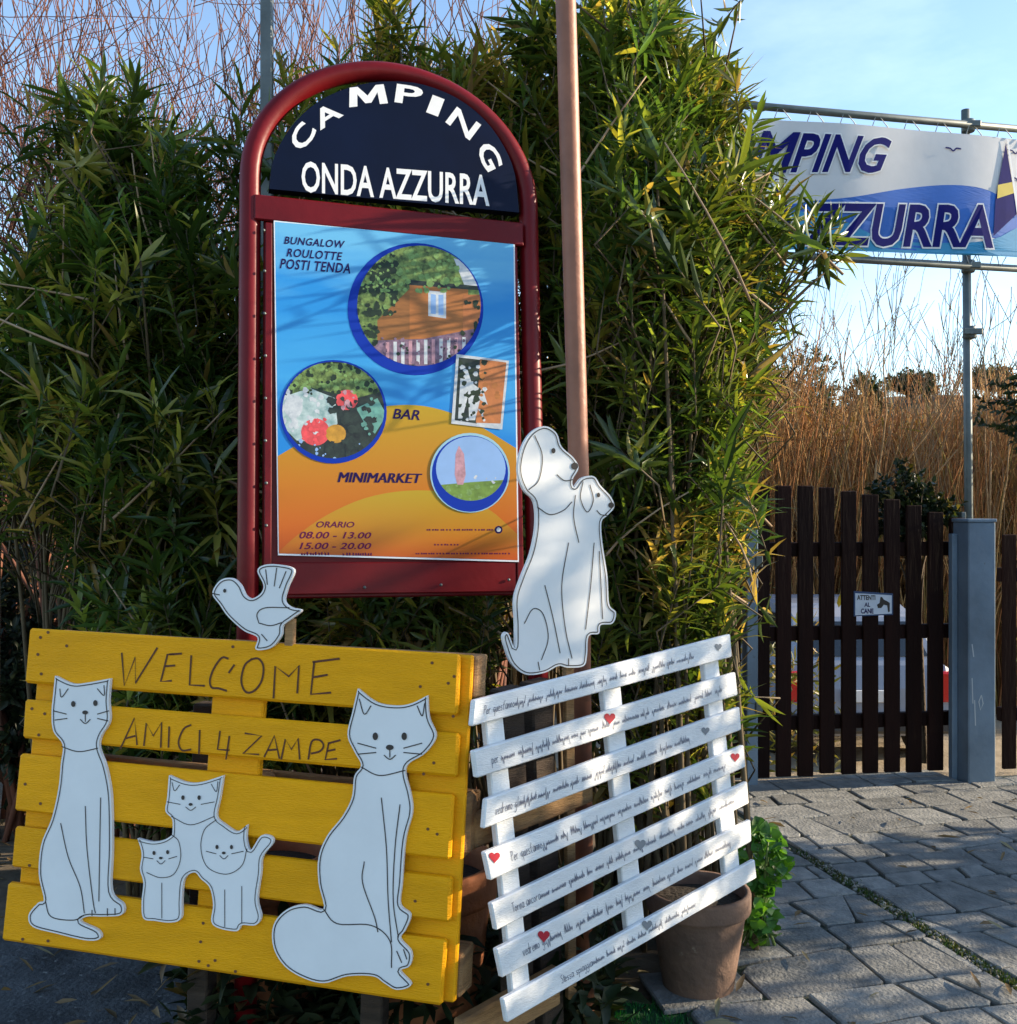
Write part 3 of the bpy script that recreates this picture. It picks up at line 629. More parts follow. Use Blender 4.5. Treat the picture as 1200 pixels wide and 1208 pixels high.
ringblue = mat('ring_blue', (0.004, 0.035, 0.36), 0.5, spec=0.15); ringpale = mat('ring_pale', (0.30, 0.52, 0.62), 0.4)
pfol = mat('photo_foliage', (0.24, 0.36, 0.09), 0.5, col2=(0.006, 0.018, 0.006), scale=55, detail=8)
pdark = mat('photo_dark', (0.03, 0.05, 0.04), 0.5, col2=(0.004, 0.006, 0.01), scale=30)
pbrown = mat('photo_cabin', (0.42, 0.15, 0.035), 0.5, var=0.25, scale=18, stretch=(1, 1, 5)); pbrown2 = mat('photo_cabin_side', (0.30, 0.12, 0.03), 0.5, var=0.3, scale=18, stretch=(1, 1, 5))
pwhite = mat('photo_white', (0.65, 0.68, 0.70), 0.5, col2=(0.40, 0.45, 0.5), scale=40); plav = mat('photo_fence', (0.32, 0.20, 0.28), 0.5, col2=(0.07, 0.04, 0.07), scale=45)
pglass = mat('photo_glass', (0.55, 0.66, 0.66), 0.5, col2=(0.20, 0.34, 0.34), scale=40); pred = mat('photo_red', (0.75, 0.08, 0.09), 0.5, var=0.3, scale=40); pyel = mat('photo_yellow', (0.55, 0.28, 0.03), 0.5, var=0.3, scale=40)
porange = mat('photo_orange', (0.50, 0.17, 0.05), 0.5, var=0.3, scale=20); pteal = mat('photo_teal', (0.14, 0.36, 0.30), 0.5, var=0.3, scale=30)
psky = mat('photo_sky', (0.25, 0.42, 0.72), 0.5, var=0.1); pgrass = mat('photo_grass', (0.16, 0.28, 0.05), 0.5, var=0.3, scale=40); ppink = mat('photo_pink', (0.52, 0.28, 0.33), 0.5, var=0.3, scale=60)
pk = [0.0033]
def pr(name, pts, m, C=None):
    pts = clip(pts, C) if C else pts
    if len(pts) > 2: flat(name, SP, pts, pk[0], m, po); pk[0] += 0.00003
pr('photo_ring', circle((490,365), 80, 48, 78), ringblue)
C1 = circle((494,361), 73, 48, 71); pr('photo_print', C1, pfol)
pr('photo_print', [(535,305),(575,315),(575,345),(548,338)], pwhite, C1)
pr('photo_print', [(445,378),(484,340),(484,402),(445,402)], pbrown2, C1)
pr('photo_print', [(483,335),(552,341),(552,402),(483,408)], pbrown, C1)
pr('photo_print', [(478,330),(566,338),(566,343),(478,336)], pdark, C1)
pr('photo_print', [(505,343),(526,345),(526,376),(505,373)], pwhite, C1)
pr('photo_print', [(508,347),(514,348),(514,371),(508,370)], psky, C1)
pr('photo_print', [(517,348),(523,348),(523,372),(517,372)], psky, C1)
pr('photo_print', [(546,348),(570,348),(570,392),(546,394)], porange, C1)
pr('photo_print', [(440,402),(500,400),(560,388),(565,440),(440,440)], plav, C1)
for k in range(11): pr('photo_print', [(455+9*k,404-k*0.6),(459+9*k,404-k*0.6),(459+9*k,430),(455+9*k,430)], pwhite if k % 3 else ppink, C1)
def blobs(C, box, cnt, r0, r1, m, seed, asp=1.0):
    rb = random.Random(seed); V = []; Fc = []
    for _ in range(cnt):
        x, y, r = rb.uniform(box[0], box[2]), rb.uniform(box[1], box[3]), rb.uniform(r0, r1); a0_ = rb.uniform(0, 3)
        q = clip([(x+r*asp*math.cos(a0_+i*1.05)*rb.uniform(.5, 1), y+r*math.sin(a0_+i*1.05)*rb.uniform(.5, 1)) for i in range(6)], C)
        if len(q) > 2: k = len(V); V += [SP.px(a, b, 0)+SP.n*(pk[0]+rb.uniform(0, .00002)) for a, b in q]; Fc.append(tuple(range(k, k+len(q))))
    tag(mk('photo_detail', V, Fc, m, po), kind='stuff'); pk[0] += 0.00004
lgreen = mat('photo_light_green', (0.20, 0.34, 0.10), 0.5, var=0.4, scale=80); dgreen = mat('photo_dark_green', (0.012, 0.03, 0.012), 0.5, var=0.4, scale=80)
blobs(C1, (420,292,540,345), 90, 2, 6, lgreen, 1); blobs(C1, (418,300,468,372), 110, 2, 6, dgreen, 2); blobs(C1, (418,368,446,420), 30, 2, 5, dgreen, 20); blobs(C1, (424,300,466,372), 45, 1.5, 3.5, lgreen, 3)
blobs(C1, (455,408,560,434), 26, 1.5, 3.5, dgreen, 4); blobs(C1, (450,398,560,430), 30, 1.5, 4, plav, 5); blobs(C1, (540,350,566,400), 14, 2, 5, dgreen, 6)
pr('photo_ring', circle((393,486), 63, 44, 61), ringblue)
C2 = circle((393,484), 60, 44, 57); pr('photo_print', C2, pdark)
pr('photo_print', [(345,430),(440,428),(450,462),(420,470),(360,456),(345,470)], pfol, C2)
pr('photo_print', [(330,470),(365,458),(395,470),(398,500),(380,522),(350,520),(335,505)], pglass, C2)
pr('photo_print', [(420,482),(445,470),(456,490),(442,512),(430,500)], pteal, C2)
pr('photo_print', circle((372,510), 17, 20, 16), pred, C2); pr('photo_print', circle((396,512), 12, 18, 11), pyel, C2); pr('photo_print', circle((409,472), 13, 18, 12), pred, C2)
pr('photo_print', circle((346,480), 11, 16, 14), pwhite, C2)
blobs(C2, (340,428,445,462), 70, 2, 5, lgreen, 7); blobs(C2, (340,428,445,465), 40, 2, 5, dgreen, 8); blobs(C2, (332,460,380,510), 45, 1.5, 6, pwhite, 9); blobs(C2, (355,495,388,524), 18, 2, 5, pred, 10); blobs(C2, (385,470,450,535), 40, 2, 8, pdark, 11); blobs(C2, (400,462,418,482), 10, 2, 4, ppink, 12); blobs(C2, (350,520,440,542), 14, 1, 4, psky, 13); blobs(C2, (425,470,455,515), 14, 2, 5, pteal, 14)
pr('photo_print', [(538,418),(600,426),(592,507),(532,500)], pwhite); pr('photo_print', [(541,422),(567,425),(562,500),(536,496)], pdark); pr('photo_print', [(566,424),(597,428),(590,500),(561,499)], porange)
pr('photo_print', [(543,442),(551,436),(556,452),(570,462),(575,478),(566,472),(560,496),(553,496),(552,466),(545,494),(540,494)], pwhite)
C3 = [(541,422),(597,428),(590,500),(536,496)]; blobs(C3, (540,425,572,498), 34, 2, 6, dgreen, 15); blobs(C3, (542,432,572,498), 22, 1.5, 4, pwhite, 16); blobs(C3, (566,430,594,498), 14, 2, 5, pbrown, 17)
pr('photo_ring', circle((554,558), 47, 40, 47), ringpale); pr('photo_ring', circle((554,559), 45, 40, 45), ringblue)
C4 = circle((555,553), 41, 40, 38); pr('photo_print', C4, psky); pr('photo_print', [(500,574),(555,569),(600,566),(600,610),(500,610)], pgrass, C4)
blobs(C4, (515,572,596,592), 30, 1.5, 5, lgreen, 18); blobs(C4, (560,560,590,570), 6, 1, 3, pwhite, 19)
pr('photo_print', [(537,536),(541,526),(547,536),(549,560),(546,572),(539,572),(536,560)], ppink, C4)
tx_dark = mat('print_violet', (0.018, 0.008, 0.075), 0.6, spec=0.1); tx_pur = mat('print_purple', (0.12, 0.010, 0.06), 0.6, spec=0.1)
def pt_text(body, q, m, **k): text_on('lettering', SP, body, q, 0.0034, m, po, **k)
for body, q in (('BUNGALOW', (335,279,407,291)), ('ROULOTTE', (338,293,404,306)), ('POSTI TENDA', (330,305,413,320))):
    sl_ = 0.075; pt_text(body, [(q[0],q[1]), (q[2],q[1]+sl_*(q[2]-q[0])), (q[0],q[3]-3), (q[2],q[3]-3+sl_*(q[2]-q[0]))], tx_dark, bold=0.018, shear=0.25, space=1.1)
pt_text('BAR', [(463,482),(495,484),(463,494),(495,496)], tx_dark, bold=0.018, shear=0.25)
pt_text('MINIMARKET', [(398,557),(497,559),(398,569),(497,570)], tx_dark, shear=0.25)
text_on('lettering', SP, 'MINIMARKET', [(399.2,557),(498.2,559),(399.2,569),(498.2,570)], 0.00345, tx_dark, po, shear=0.25)
pt_text('ORARIO', [(373,615),(418,615.5),(373,622.5),(418,622.5)], tx_pur, bold=0.018, shear=0.25)
pt_text('08.00 - 13.00', [(353,627),(438,628),(353,635.5),(438,635.5)], tx_pur, bold=0.018, shear=0.25)
pt_text('15.00 - 20.00', [(353,640),(438,640.5),(353,648),(438,648)], tx_pur, bold=0.018, shear=0.25)
rl = random.Random(4); sm = []
for (x0, x1, y) in ((355,387,655),(404,437,655.5),(503,530,626),(535,580,626),(512,540,643.5),(490,600,654)):          # small print too fine to read
    x = x0
    while x < x1: sm.append([(x, y-rl.uniform(2, 4 if y > 654.5 else 1.5)), (x+2, y-rl.uniform(2, 4 if y > 654.5 else 1.5)), (x+2, y), (x, y)]); x += rl.uniform(2.4, 4.5)
V = []; Fc = []
for q in sm:
    k = len(V); V += [SP.px(x, y, 0)+SP.n*0.0034 for x, y in q]; Fc.append((k, k+1, k+2, k+3))
tag(mk('small_print', V, Fc, tx_pur, po), kind='stuff')
flat('emblem', SP, circle((588,625), 4.6, 16), 0.0034, tx_dark, po); flat('emblem', SP, circle((588,625), 2.6, 14), 0.0036, pwhite, po)
sv = []
for (x, y) in ((311,272),(312,320),(312,370),(313,420),(313,470),(313,520),(314,570),(314,620),(340,690),(430,693),(520,690),(600,684)): sv.append(SP.px(x, y, 0)+SP.n*0.003)
for p in sv: lathe('rivet', (0, 0, 0), [(0.0001, 0.0), (0.005, 0.0), (0.004, 0.003), (0.0001, 0.004)], galv, sg, seg=8).matrix_local = Matrix.Translation(p-BASE[sg.name]) @ SP.n.to_track_quat('Z', 'Y').to_matrix().to_4x4() @ Matrix.Translation(BASE[sg.name])

# ------------------------------------------------------------------ poles
pb = Vector((px(686, 600, 2.86).x, 2.86, 0)); pt = px(665, -120, 2.86)
tube('pole', [(pb.x+0.01, pb.y, -0.1), tuple(px(683, 560, 2.86)), tuple(px(667, -20, 2.86)), (pt.x, pt.y, 3.55)], 0.029, brownpipe, base=(pb.x, pb.y, 0), sides=16)
o = bpy.data.objects['pole']; tag(o, 'tall rusty brown pipe pole rising past the right of the sign', 'pole')
gx = px(315, 40, 3.9).x
gp = thing('steel_post', (gx, 3.9, 0), 'grey flat steel post standing behind the top left of the arch', 'post')
wbox(gx-0.022, gx+0.022, 3.88, 3.92, -0.1, 3.9, 'post_tube', galv, gp, 0.004); wbox(gx-0.032, gx+0.032, 3.872, 3.928, 3.9, 3.925, 'cap', galv, gp, 0.004)

# ------------------------------------------------------------------ gate, fences, gate posts
GK = 0.14
GL = PL((0, 5.45, 0), (1, GK, 0), (0, 0, 1))
def gs(x): return GL.st(x, 604)[0]
ga = thing('gate', (1.9, 5.72, 0), 'dark brown slatted wooden gate with an arched top beside the blue post', 'gate')
rng = random.Random(8)
def gz(x, y): return GL.px(x, y).z
tops = [572,573,573,575,579,583,589,596,604,611]
for k in range(10):
    x = 890+25.6*k; s = gs(x); s1 = gs(x+17.5)
    pbox(GL, s, s1, 0.03+rng.uniform(-0.008, 0.008), gz(x, tops[k]), -0.012, 0.012, 'slat', gatewood, ga, 0.004, 0.002, rng)
for z in (0.28, 0.78, 1.25):
    pbox(GL, gs(889), gs(1138), z, z+0.08, -0.055, -0.0125, 'rail', gatewood, ga, 0.004)
pbox(GL, gs(1135), gs(1140), 0.05, 1.5, -0.05, 0.0, 'frame_tube', galv, ga, 0.003)
fr = thing('fence', (gs(1230), 5.8, 0), 'dark brown slatted fence to the right of the wide blue post', 'fence')
for k in range(18):
    s = gs(1179)+k*0.117
    pbox(GL, s, s+0.08, 0.03, 1.36+rng.uniform(-0.02, 0.02), 0.02, 0.042, 'slat', gatewood, fr, 0.004, 0.002, rng)
for z in (0.3, 1.1): pbox(GL, gs(1178), gs(1181)+18*0.117, z, z+0.08, -0.02, 0.019, 'rail', gatewood, fr, 0.004)
fl = thing('fence', (gs(820), 5.5, 0), 'dark brown slatted fence behind the oleander, left of the narrow blue post', 'fence')
for k in range(9):
    s = gs(857)-k*0.117
    pbox(GL, s, s+0.08, 0.03, gz(860, 600)+rng.uniform(-0.02, 0.02), -0.012, 0.012, 'slat', gatewood, fl, 0.004, 0.002, rng)
for z in (0.3, 1.1): pbox(GL, gs(857)-8*0.117, gs(876), z, z+0.08, -0.05, -0.013, 'rail', gatewood, fl, 0.004)
bp1 = thing('gate_post', (gs(1160), 5.6, 0), 'wide blue-grey steel gate post with scratched paint', 'gate post')
GP = PL(GL.O+GL.n*0.2, GL.u, (0, 0, 1)); gps = lambda x: GP.st(x, 604)[0]; gpz = lambda y: GP.px(1158, y).z
pbox(GP, gps(1143), gps(1175), -0.1, gpz(616), -0.155, 0, 'box_section', steelblue, bp1, 0.006)
pbox(GP, gps(1142), gps(1176), gpz(616)+0.0002, gpz(612), -0.16, 0.005, 'cap', steelblue, bp1, 0.003)
pbox(GP, gps(1136), gps(1142.6), 0.0, gpz(630), -0.14, -0.10, 'stop_flange', steelblue, bp1, 0.003)
scr = []
for l in ([(1147,800),(1148,830)], [(1150,826),(1151,856)], [(1158,820),(1160,830),(1157,838),(1155,828),(1158,820)], [(1147,760),(1149,775)]):
    scr.append([GP.px(x, y, 0.0015) for x, y in l])
ribbons('scratch_mark', scr, 0.006, GL.n, mat('bare_scratch', (0.45, 0.48, 0.5), 0.6), bp1)
bp2 = thing('gate_post', (gs(884), 5.55, 0), 'narrow blue-grey steel gate post on the hinge side by the oleander', 'gate post')
pbox(GL, gs(875.5), gs(888.5), -0.1, gz(884, 622), 0.0, 0.075, 'box_section', steelblue, bp2, 0.004)
for z in (0.4, 1.2): pbox(GL, gs(885), gs(893), z, z+0.06, 0.076, 0.088, 'hinge', galv, bp2, 0.003)
# small warning sign on the gate
gn = thing('warning_sign', tuple(GL.px(1029, 729, 0.02)), 'small white guard dog warning sign on the gate', 'sign')
plate('sign_plate', GL, [(1006,697),(1052,700),(1052,725),(1006,727)], 0.0125, 0.0155, mat('sign_blue', (0.035, 0.07, 0.16), 0.4), gn)
flat('sign_face', GL, [(1007.5,699.5),(1050.5,702),(1050.5,723.5),(1007.5,725.5)], 0.0165, mat('sign_white', (0.62, 0.66, 0.74), 0.4, var=0.1), gn)
text_on('lettering', GL, 'ATTENTI', [(1009.5,701.5),(1031,702),(1009.5,707.5),(1031,707.5)], 0.0178, ink, gn, bold=0.03)
text_on('lettering', GL, 'AL', [(1018,710.5),(1025,710.5),(1018,715.5),(1025,715.5)], 0.0178, tx_dark, gn, bold=0.03)
text_on('lettering', GL, 'CANE', [(1014,717.5),(1029,717.5),(1014,723.5),(1029,723.5)], 0.0178, tx_dark, gn, bold=0.03)
flat('dog_silhouette', GL, [(1033,713),(1036,711),(1037,704),(1039,704),(1041,707),(1045,709),(1048,711),(1048,721),(1046,722),(1045,714),(1041,713),(1038,717),(1034,717)], 0.0178, ink, gn)
# notice half hidden by leaves
NP = PL((0, 5.28, 0), (1, GK, 0), (0, 0, 1))
nn = thing('notice_board', tuple(NP.px(838, 741)), 'small blue and white notice half hidden by oleander leaves, left of the gate', 'sign')
plate('sign_plate', NP, [(822,688),(851,688),(851,741),(822,741)], -0.006, 0.0, mat('sign_blue2', (0.05, 0.12, 0.35), 0.4), nn)
flat('sign_face', NP, [(824,690),(849,690),(849,704),(824,704)], 0.0012, MATS['sign_white'], nn)
flat('sign_face', NP, [(824,716),(849,716),(849,738),(824,738)], 0.0012, mat('sign_blue3', (0.10, 0.22, 0.5), 0.4), nn)
ss = [[NP.px(827, y, 0.002), NP.px(846, y, 0.002)] for y in (721, 726, 731)]
ribbons('printed_lines', ss, 0.006, NP.n, MATS['sign_white'], nn)
s0 = NP.st(836, 604)[0]; pbox(NP, s0-0.02, s0+0.02, -0.1, NP.px(836, 690).z, -0.045, -0.0065, 'post', galv, nn, 0.004)

# ------------------------------------------------------------------ banner frame of scaffold tube
BK = 0.20
BP = PL((0, 5.42, 0), (1, BK, 0), (0, 0, 1))
bf = thing('scaffold', (BP.px(1148, 604).x, 5.9, 0), 'scaffold tube frame carrying the banner above the gate', 'frame')
def bst(x, y): return BP.st(x, y)
su, zb, zt = bst(1143, 300)[0], bst(1143, 314)[1], bst(1143, 148)[1]
for s, z1 in ((su, bst(1140, 127)[1]), (su-3.2, zt+0.2)):
    tube('upright', [BP.at(s+(0.035 if s == su else 0), -0.1, -0.03), BP.at(s, z1, -0.03)], 0.024, galv, bf, sides=12)
for z in (zb, zt):
    tube('crossbar', [BP.at(su-3.4, z+0.01, 0.02), BP.at(su+1.6, z-0.01, 0.02)], 0.0215, galv, bf, sides=12)
for z in (zb, zt, bst(1146, 392)[1]):
    c = BP.at(su+(0.012 if z < zb else 0.002), z, -0.008)
    lathe('coupler', c, [(0.001, -0.035), (0.034, -0.035), (0.038, -0.03), (0.038, 0.03), (0.034, 0.035), (0.001, 0.035)], galv, bf, seg=12)
    wbox(c.x-0.055, c.x+0.055, c.y-0.05, c.y-0.03, c.z-0.018, c.z+0.018, 'bolt_plate', galv, bf, 0.004)
bn = thing('banner', tuple(BP.px(1000, 304)), 'wide printed campsite banner with blue letters, waves and a sail', 'banner')
bs0, bs1 = su-3.05, su+1.35; bt0, bt1 = bst(1143, 303)[1], bst(1143, 163)[1]
bmat = mat('banner_cloth', (0.60, 0.60, 0.62), 0.6, var=0.08, scale=3, bump=0.15, bscale=6)
def bw(s, t): return 0.012*math.sin(s*3.1+t*2)+0.008*math.sin(s*7.3)
V = []; Fc = []; nx, ny = 90, 8
for j in range(ny+1):
    for i in range(nx+1):
        s = bs0+(bs1-bs0)*i/nx; t_ = bt0+(bt1-bt0)*j/ny; V.append(BP.at(s, t_, 0.05+bw(s, t_)))
for j in range(ny):
    for i in range(nx): a = j*(nx+1)+i; Fc.append((a, a+1, a+nx+2, a+nx+1))
clo = mk('cloth', V, Fc, bmat, bn, smooth=True)
def bprint(name, pts, lift, m, sub=None):
    """printed shape on the rippled cloth (photo pixels)"""
    bm = bmesh.new(); q = [BP.st(x, y) for x, y in pts]
    f = bm.faces.new([bm.verts.new((a, b, 0)) for a, b in q]); bmesh.ops.triangulate(bm, faces=[f])
    for k in range(3):
        ed = [e for e in bm.edges if e.calc_length() > 0.12]
        if ed: bmesh.ops.subdivide_edges(bm, edges=ed, cuts=1); bmesh.ops.triangulate(bm, faces=bm.faces[:])
    b_ = BASE[bn.name]
    for v in bm.verts: v.co = BP.at(v.co.x, v.co.y, 0.05+bw(v.co.x, v.co.y)+lift)-b_
    me = bpy.data.meshes.new(name); bm.to_mesh(me); bm.free(); return link(name, me, m, bn)
def btext(body, q, lift, m, **k):
    v, f, _ = glyphs(body, **k); TL, TR, BL, BR = [Vector(p) for p in q]; V = []
    for a, b in v:
        p = (BL*(1-a)+BR*a)*(1-b)+(TL*(1-a)+TR*a)*b; s, t_ = BP.st(p.x, p.y); V.append(BP.at(s, t_, 0.05+bw(s, t_)+lift))
    return mk('lettering', V, f, m, bn)
teal_b = mat('banner_teal', (0.03, 0.27, 0.50), 0.6, var=0.15, scale=4); mid_b = mat('banner_blue', (0.02, 0.13, 0.50), 0.6, var=0.15, scale=4); navy_b = mat('banner_navy', (0.006, 0.008, 0.13), 0.7, var=0.15, spec=0.1); yel_b = mat('banner_yellow', (0.55, 0.42, 0.05), 0.6); wh_b = mat('banner_white', (0.70, 0.71, 0.74), 0.6)
def by(x): return 303+0.052*(x-1143)
X0, X1 = 640, 1330
wav = smooth_line([(X0,262),(760,250),(860,262),(930,243),(1000,236),(1060,226),(1110,222),(1150,226),(1180,238),(1215,252),(1260,232),(1300,225),(X1,230)], 5)
bprint('wave_print', wav+[(X1, by(X1)-0.5), (X0, by(X0)-0.5)], 0.0022, mid_b)
wav2 = smooth_line([(X0,285),(780,278),(880,262),(940,252),(985,262),(1040,285),(1120,290),(1165,285),(1200,270),(1260,268),(X1,275)], 5)
bprint('wave_print', wav2+[(X1, by(X1)-1), (X0, by(X0)-1)], 0.0042, teal_b)
bprint('sail_print', [(1180,172),(1193,255),(1163,282),(1166,240)], 0.0062, navy_b)
bprint('sail_print', [(1169,222),(1187,218),(1189,231),(1168,238)], 0.0078, yel_b)
bprint('mast_print', [(1181,168),(1183,168),(1196,258),(1193,259)], 0.0074, wh_b)
for (x, y, s) in ((1117,181,9), (1192,183,10), (1195,215,8)):
    ln = smooth_line([(x-s, y-s*0.3), (x-s*0.4, y-s*0.2), (x, y+s*0.15), (x+s*0.4, y-s*0.2), (x+s, y-s*0.1)], 3)
    ribbons('bird_print', [[BP.at(*BP.st(a, b), 0.05+bw(*BP.st(a, b))+0.0062) for a, b in ln]], 0.008, BP.n, navy_b, bn)
def both(body, q, **k):
    box = glyphs(body, **k)[2]; kk = dict(k); kk['bold'] = k.get('bold', 0)+0.028; kk['fit'] = box
    btext(body, q, 0.0090, wh_b, **kk); btext(body, q, 0.0100, navy_b, **k)
both('CA', [(835,152),(893,157),(826,204),(886,206)], bold=0.024, shear=0.22)
for dx_, lf in ((0, .0100), (1.2, .0103), (2.4, .0106)): btext('M', [(888+dx_,157),(937+dx_,160),(880+dx_,206),(929+dx_,207)], lf, navy_b, shear=0.2)
both('PING', [(935,160),(1045,168),(928,207),(1036,209)], bold=0.024, shear=0.22)
both('O', [(640,208),(690,210),(632,290),(682,290)], bold=0.024, shear=0.15)
both('NDA', [(700,232),(815,236),(694,288),(808,290)], bold=0.024, shear=0.15)
both('A', [(884,212),(936,215),(868,286),(934,288)], bold=0.024, shear=0.1)
both('ZZURRA', [(948,243),(1163,246),(942,292),(1162,297)], bold=0.024, shear=0.12)
cl = []; x = bs0
while x < bs1-0.1: cl += [[BP.at(x, bt1+0.002, 0.05), BP.at(x+0.04, zt+0.015, 0.03), BP.at(x+0.1, bt1+0.002, 0.05)]]; cl += [[BP.at(x, bt0-0.002, 0.05), BP.at(x+0.03, zb-0.01, 0.035), BP.at(x+0.06, bt0-0.002, 0.05)]]; x += 0.2
Vv, Tt = tube_np([([tuple(p) for p in c], [0.003]*3) for c in cl], 4)
tag(mknp('lacing_cord', Vv, Tt, mat('cord', (0.5, 0.5, 0.48), 0.7), bn), kind='stuff')

# ------------------------------------------------------------------ pots, turf, car
def pot(name, c, r, h, m, label, group=None):
    t = thing(name, c, label, 'plant pot', group)
    lathe('pot_body', c, [(r*0.62, 0), (r*0.66, 0.01), (r*0.90, h*0.80), (r*0.91, h*0.82), (r*0.84, h*0.82), (r*0.60, 0.03), (0.001, 0.03)], m, t)
    lathe('rim', c, [(r*0.912, h*0.80), (r*0.985, h*0.815), (r, h*0.84), (r, h*0.97), (r*0.985, h), (r*0.90, h), (r*0.875, h*0.97), (r*0.87, h*0.83)], m, t)
    lathe('soil', c, [(0.001, h*0.90), (r*0.4, h*0.91), (r*0.865, h*0.88)], soilpot, t, smooth=True)
    return t
pot('plant_pot', (0.60, 3.22, -0.02), 0.165, 0.33, darkpot, 'weathered brown terracotta pot below the right end of the slatted panel')
pot('plant_pot', (-0.235, 2.90, -0.02), 0.205, 0.53, terracotta, 'orange terracotta pot in the corner between the yellow pallet and slatted panel')
pot('plant_pot', (-0.72, 3.02, -0.02), 0.20, 0.52, terracotta, 'terracotta pot seen through the gaps in the middle of the yellow pallet')
rs = np.random.RandomState(2)
tf = thing('turf_mat', (0.35, 2.7, 0), 'green artificial turf mat on the ground under the slatted panel', 'turf mat')
mk('backing', [(-0.25, 2.15, -0.012), (0.62, 2.15, -0.012), (0.74, 2.95, -0.012), (0.66, 3.10, -0.012), (0.2, 3.15, -0.012), (-0.1, 2.9, -0.012)], [(0,1,2,3,4,5)], mat('turf_backing', (0.012, 0.06, 0.02), 0.9), tf)
n = 9000; a = rs.uniform(-0.25, 0.74, n); b = rs.uniform(2.15, 3.15, n); k = (a < 0.62+0.15*(b-2.15)) & (a > -0.25+0.17*(b-2.15)-0.02) & (b < 3.13-0.3*np.maximum(0, a-0.6)) & (b < 3.15-0.8*np.maximum(0, 0.2-a)); a, b = a[k], b[k]; n = len(a)
P0 = np.stack([a, b, np.full(n, -0.012)], 1); dr = unit(np.stack([rs.normal(0, .35, n), rs.normal(0, .35, n), np.ones(n)], 1)); sd = unit(np.cross(dr, rs.normal(0, 1, (n, 3))))*0.0022
V = np.stack([P0-sd, P0+sd, P0+dr*rs.uniform(.014, .026, (n, 1))], 1).reshape(-1, 3)
o = mknp('blades', V, np.arange(3*n).reshape(-1, 3), leafmat('turf_blade', 0.5, 0.2), tf, col=np.repeat(pick(rs, [(0.015, 0.13, 0.025, 1), (0.02, 0.18, 0.03, 1)], n), 3, 0)); o['kind'] = 'stuff'

cx0, cy0 = 3.30, 9.3; gz0 = dip(9.6)+0.01
car = thing('parked_car', (cx0, cy0+1.9, gz0), 'pale parked car behind the gate, seen between its slats', 'car')
carp = mat('car_paint', (0.30, 0.33, 0.40), 0.25, spec=0.6, var=0.03); glassm = mat('car_glass', (0.02, 0.025, 0.03), 0.08, spec=0.8); rub = mat('tyre_rubber', (0.02, 0.02, 0.02), 0.8); redl = mat('tail_light_red', (0.55, 0.01, 0.01), 0.2, spec=0.7); chrome = mat('bumper_trim', (0.05, 0.055, 0.06), 0.5)
def carloft(name, prof, hw, m, bev):
    """side profile (y, z, half width) lofted across the width"""
    V = []; n = len(prof)
    for k in (-1, -0.93, 0.93, 1):
        for (y, z, ww) in prof:
            e = 0 if abs(k) < 1 else 0.035
            V.append((cx0+k*ww, cy0+y+(e if y < 2 else -e), gz0+z-(e if z > 0.5 else -e)))
    Fc = [tuple(range(n)), tuple(range(3*n, 4*n))]
    for r in range(3):
        for i in range(n): j = (i+1) % n; Fc.append((r*n+i, r*n+j, (r+1)*n+j, (r+1)*n+i))
    return mk(name, V, Fc, m, car)
carloft('body', [(0.06,0.28,.72),(0.0,0.45,.78),(0.03,0.72,.80),(0.10,0.92,.79),(0.55,0.98,.80),(2.6,0.95,.80),(3.6,0.80,.77),(3.8,0.60,.74),(3.8,0.28,.72)], 0.8, carp, 0.05)
cab = carloft('cabin', [(0.10,0.921,.74),(0.42,1.34,.62),(0.75,1.44,.60),(1.7,1.45,.60),(2.1,1.36,.62),(2.75,0.945,.74)], 0.7, carp, 0.03)
mk('rear_window', [(cx0-.60, cy0+0.148, gz0+1.0), (cx0+.60, cy0+0.148, gz0+1.0), (cx0+.52, cy0+0.375, gz0+1.30), (cx0-.52, cy0+0.375, gz0+1.30)], [(0,1,2,3)], glassm, car)
for s in (-1, 1):
    mk('side_window', [(cx0+s*.752, cy0+0.5, gz0+1.0), (cx0+s*.752, cy0+2.5, gz0+1.0), (cx0+s*.655, cy0+2.0, gz0+1.34), (cx0+s*.655, cy0+0.6, gz0+1.34)], [(0,1,2,3)], glassm, car)
    wbox(cx0+s*.69-.085, cx0+s*.69+.085, cy0-0.015, cy0+0.06, gz0+0.60, gz0+0.88, 'tail_light', redl, car, 0.02)
    for y in (0.65, 3.05):
        t_ = lathe('wheel', (0, 0, 0), [(0.17, -0.09), (0.27, -0.09), (0.30, -0.06), (0.30, 0.06), (0.27, 0.09), (0.17, 0.09)], rub, car, seg=24)
        M_ = Matrix.Translation(Vector((cx0+s*.70, cy0+y, gz0+.30))-BASE[car.name]) @ Matrix.Rotation(R(90), 4, 'Y') @ Matrix.Translation(BASE[car.name]); t_.matrix_local = M_
        r_ = lathe('rim', (0, 0, 0), [(0.001, -0.07), (0.16, -0.08), (0.172, -0.085), (0.172, 0.085), (0.16, 0.08), (0.001, 0.07)], galv, t_, seg=20)
wbox(cx0-.74, cx0+.74, cy0-0.07, cy0+0.02, gz0+0.32, gz0+0.50, 'rear_bumper', chrome, car, 0.03)
wbox(cx0-.26, cx0+.26, cy0-0.014, cy0+0.01, gz0+0.60, gz0+0.71, 'number_plate', whitevinyl, car, 0.004)

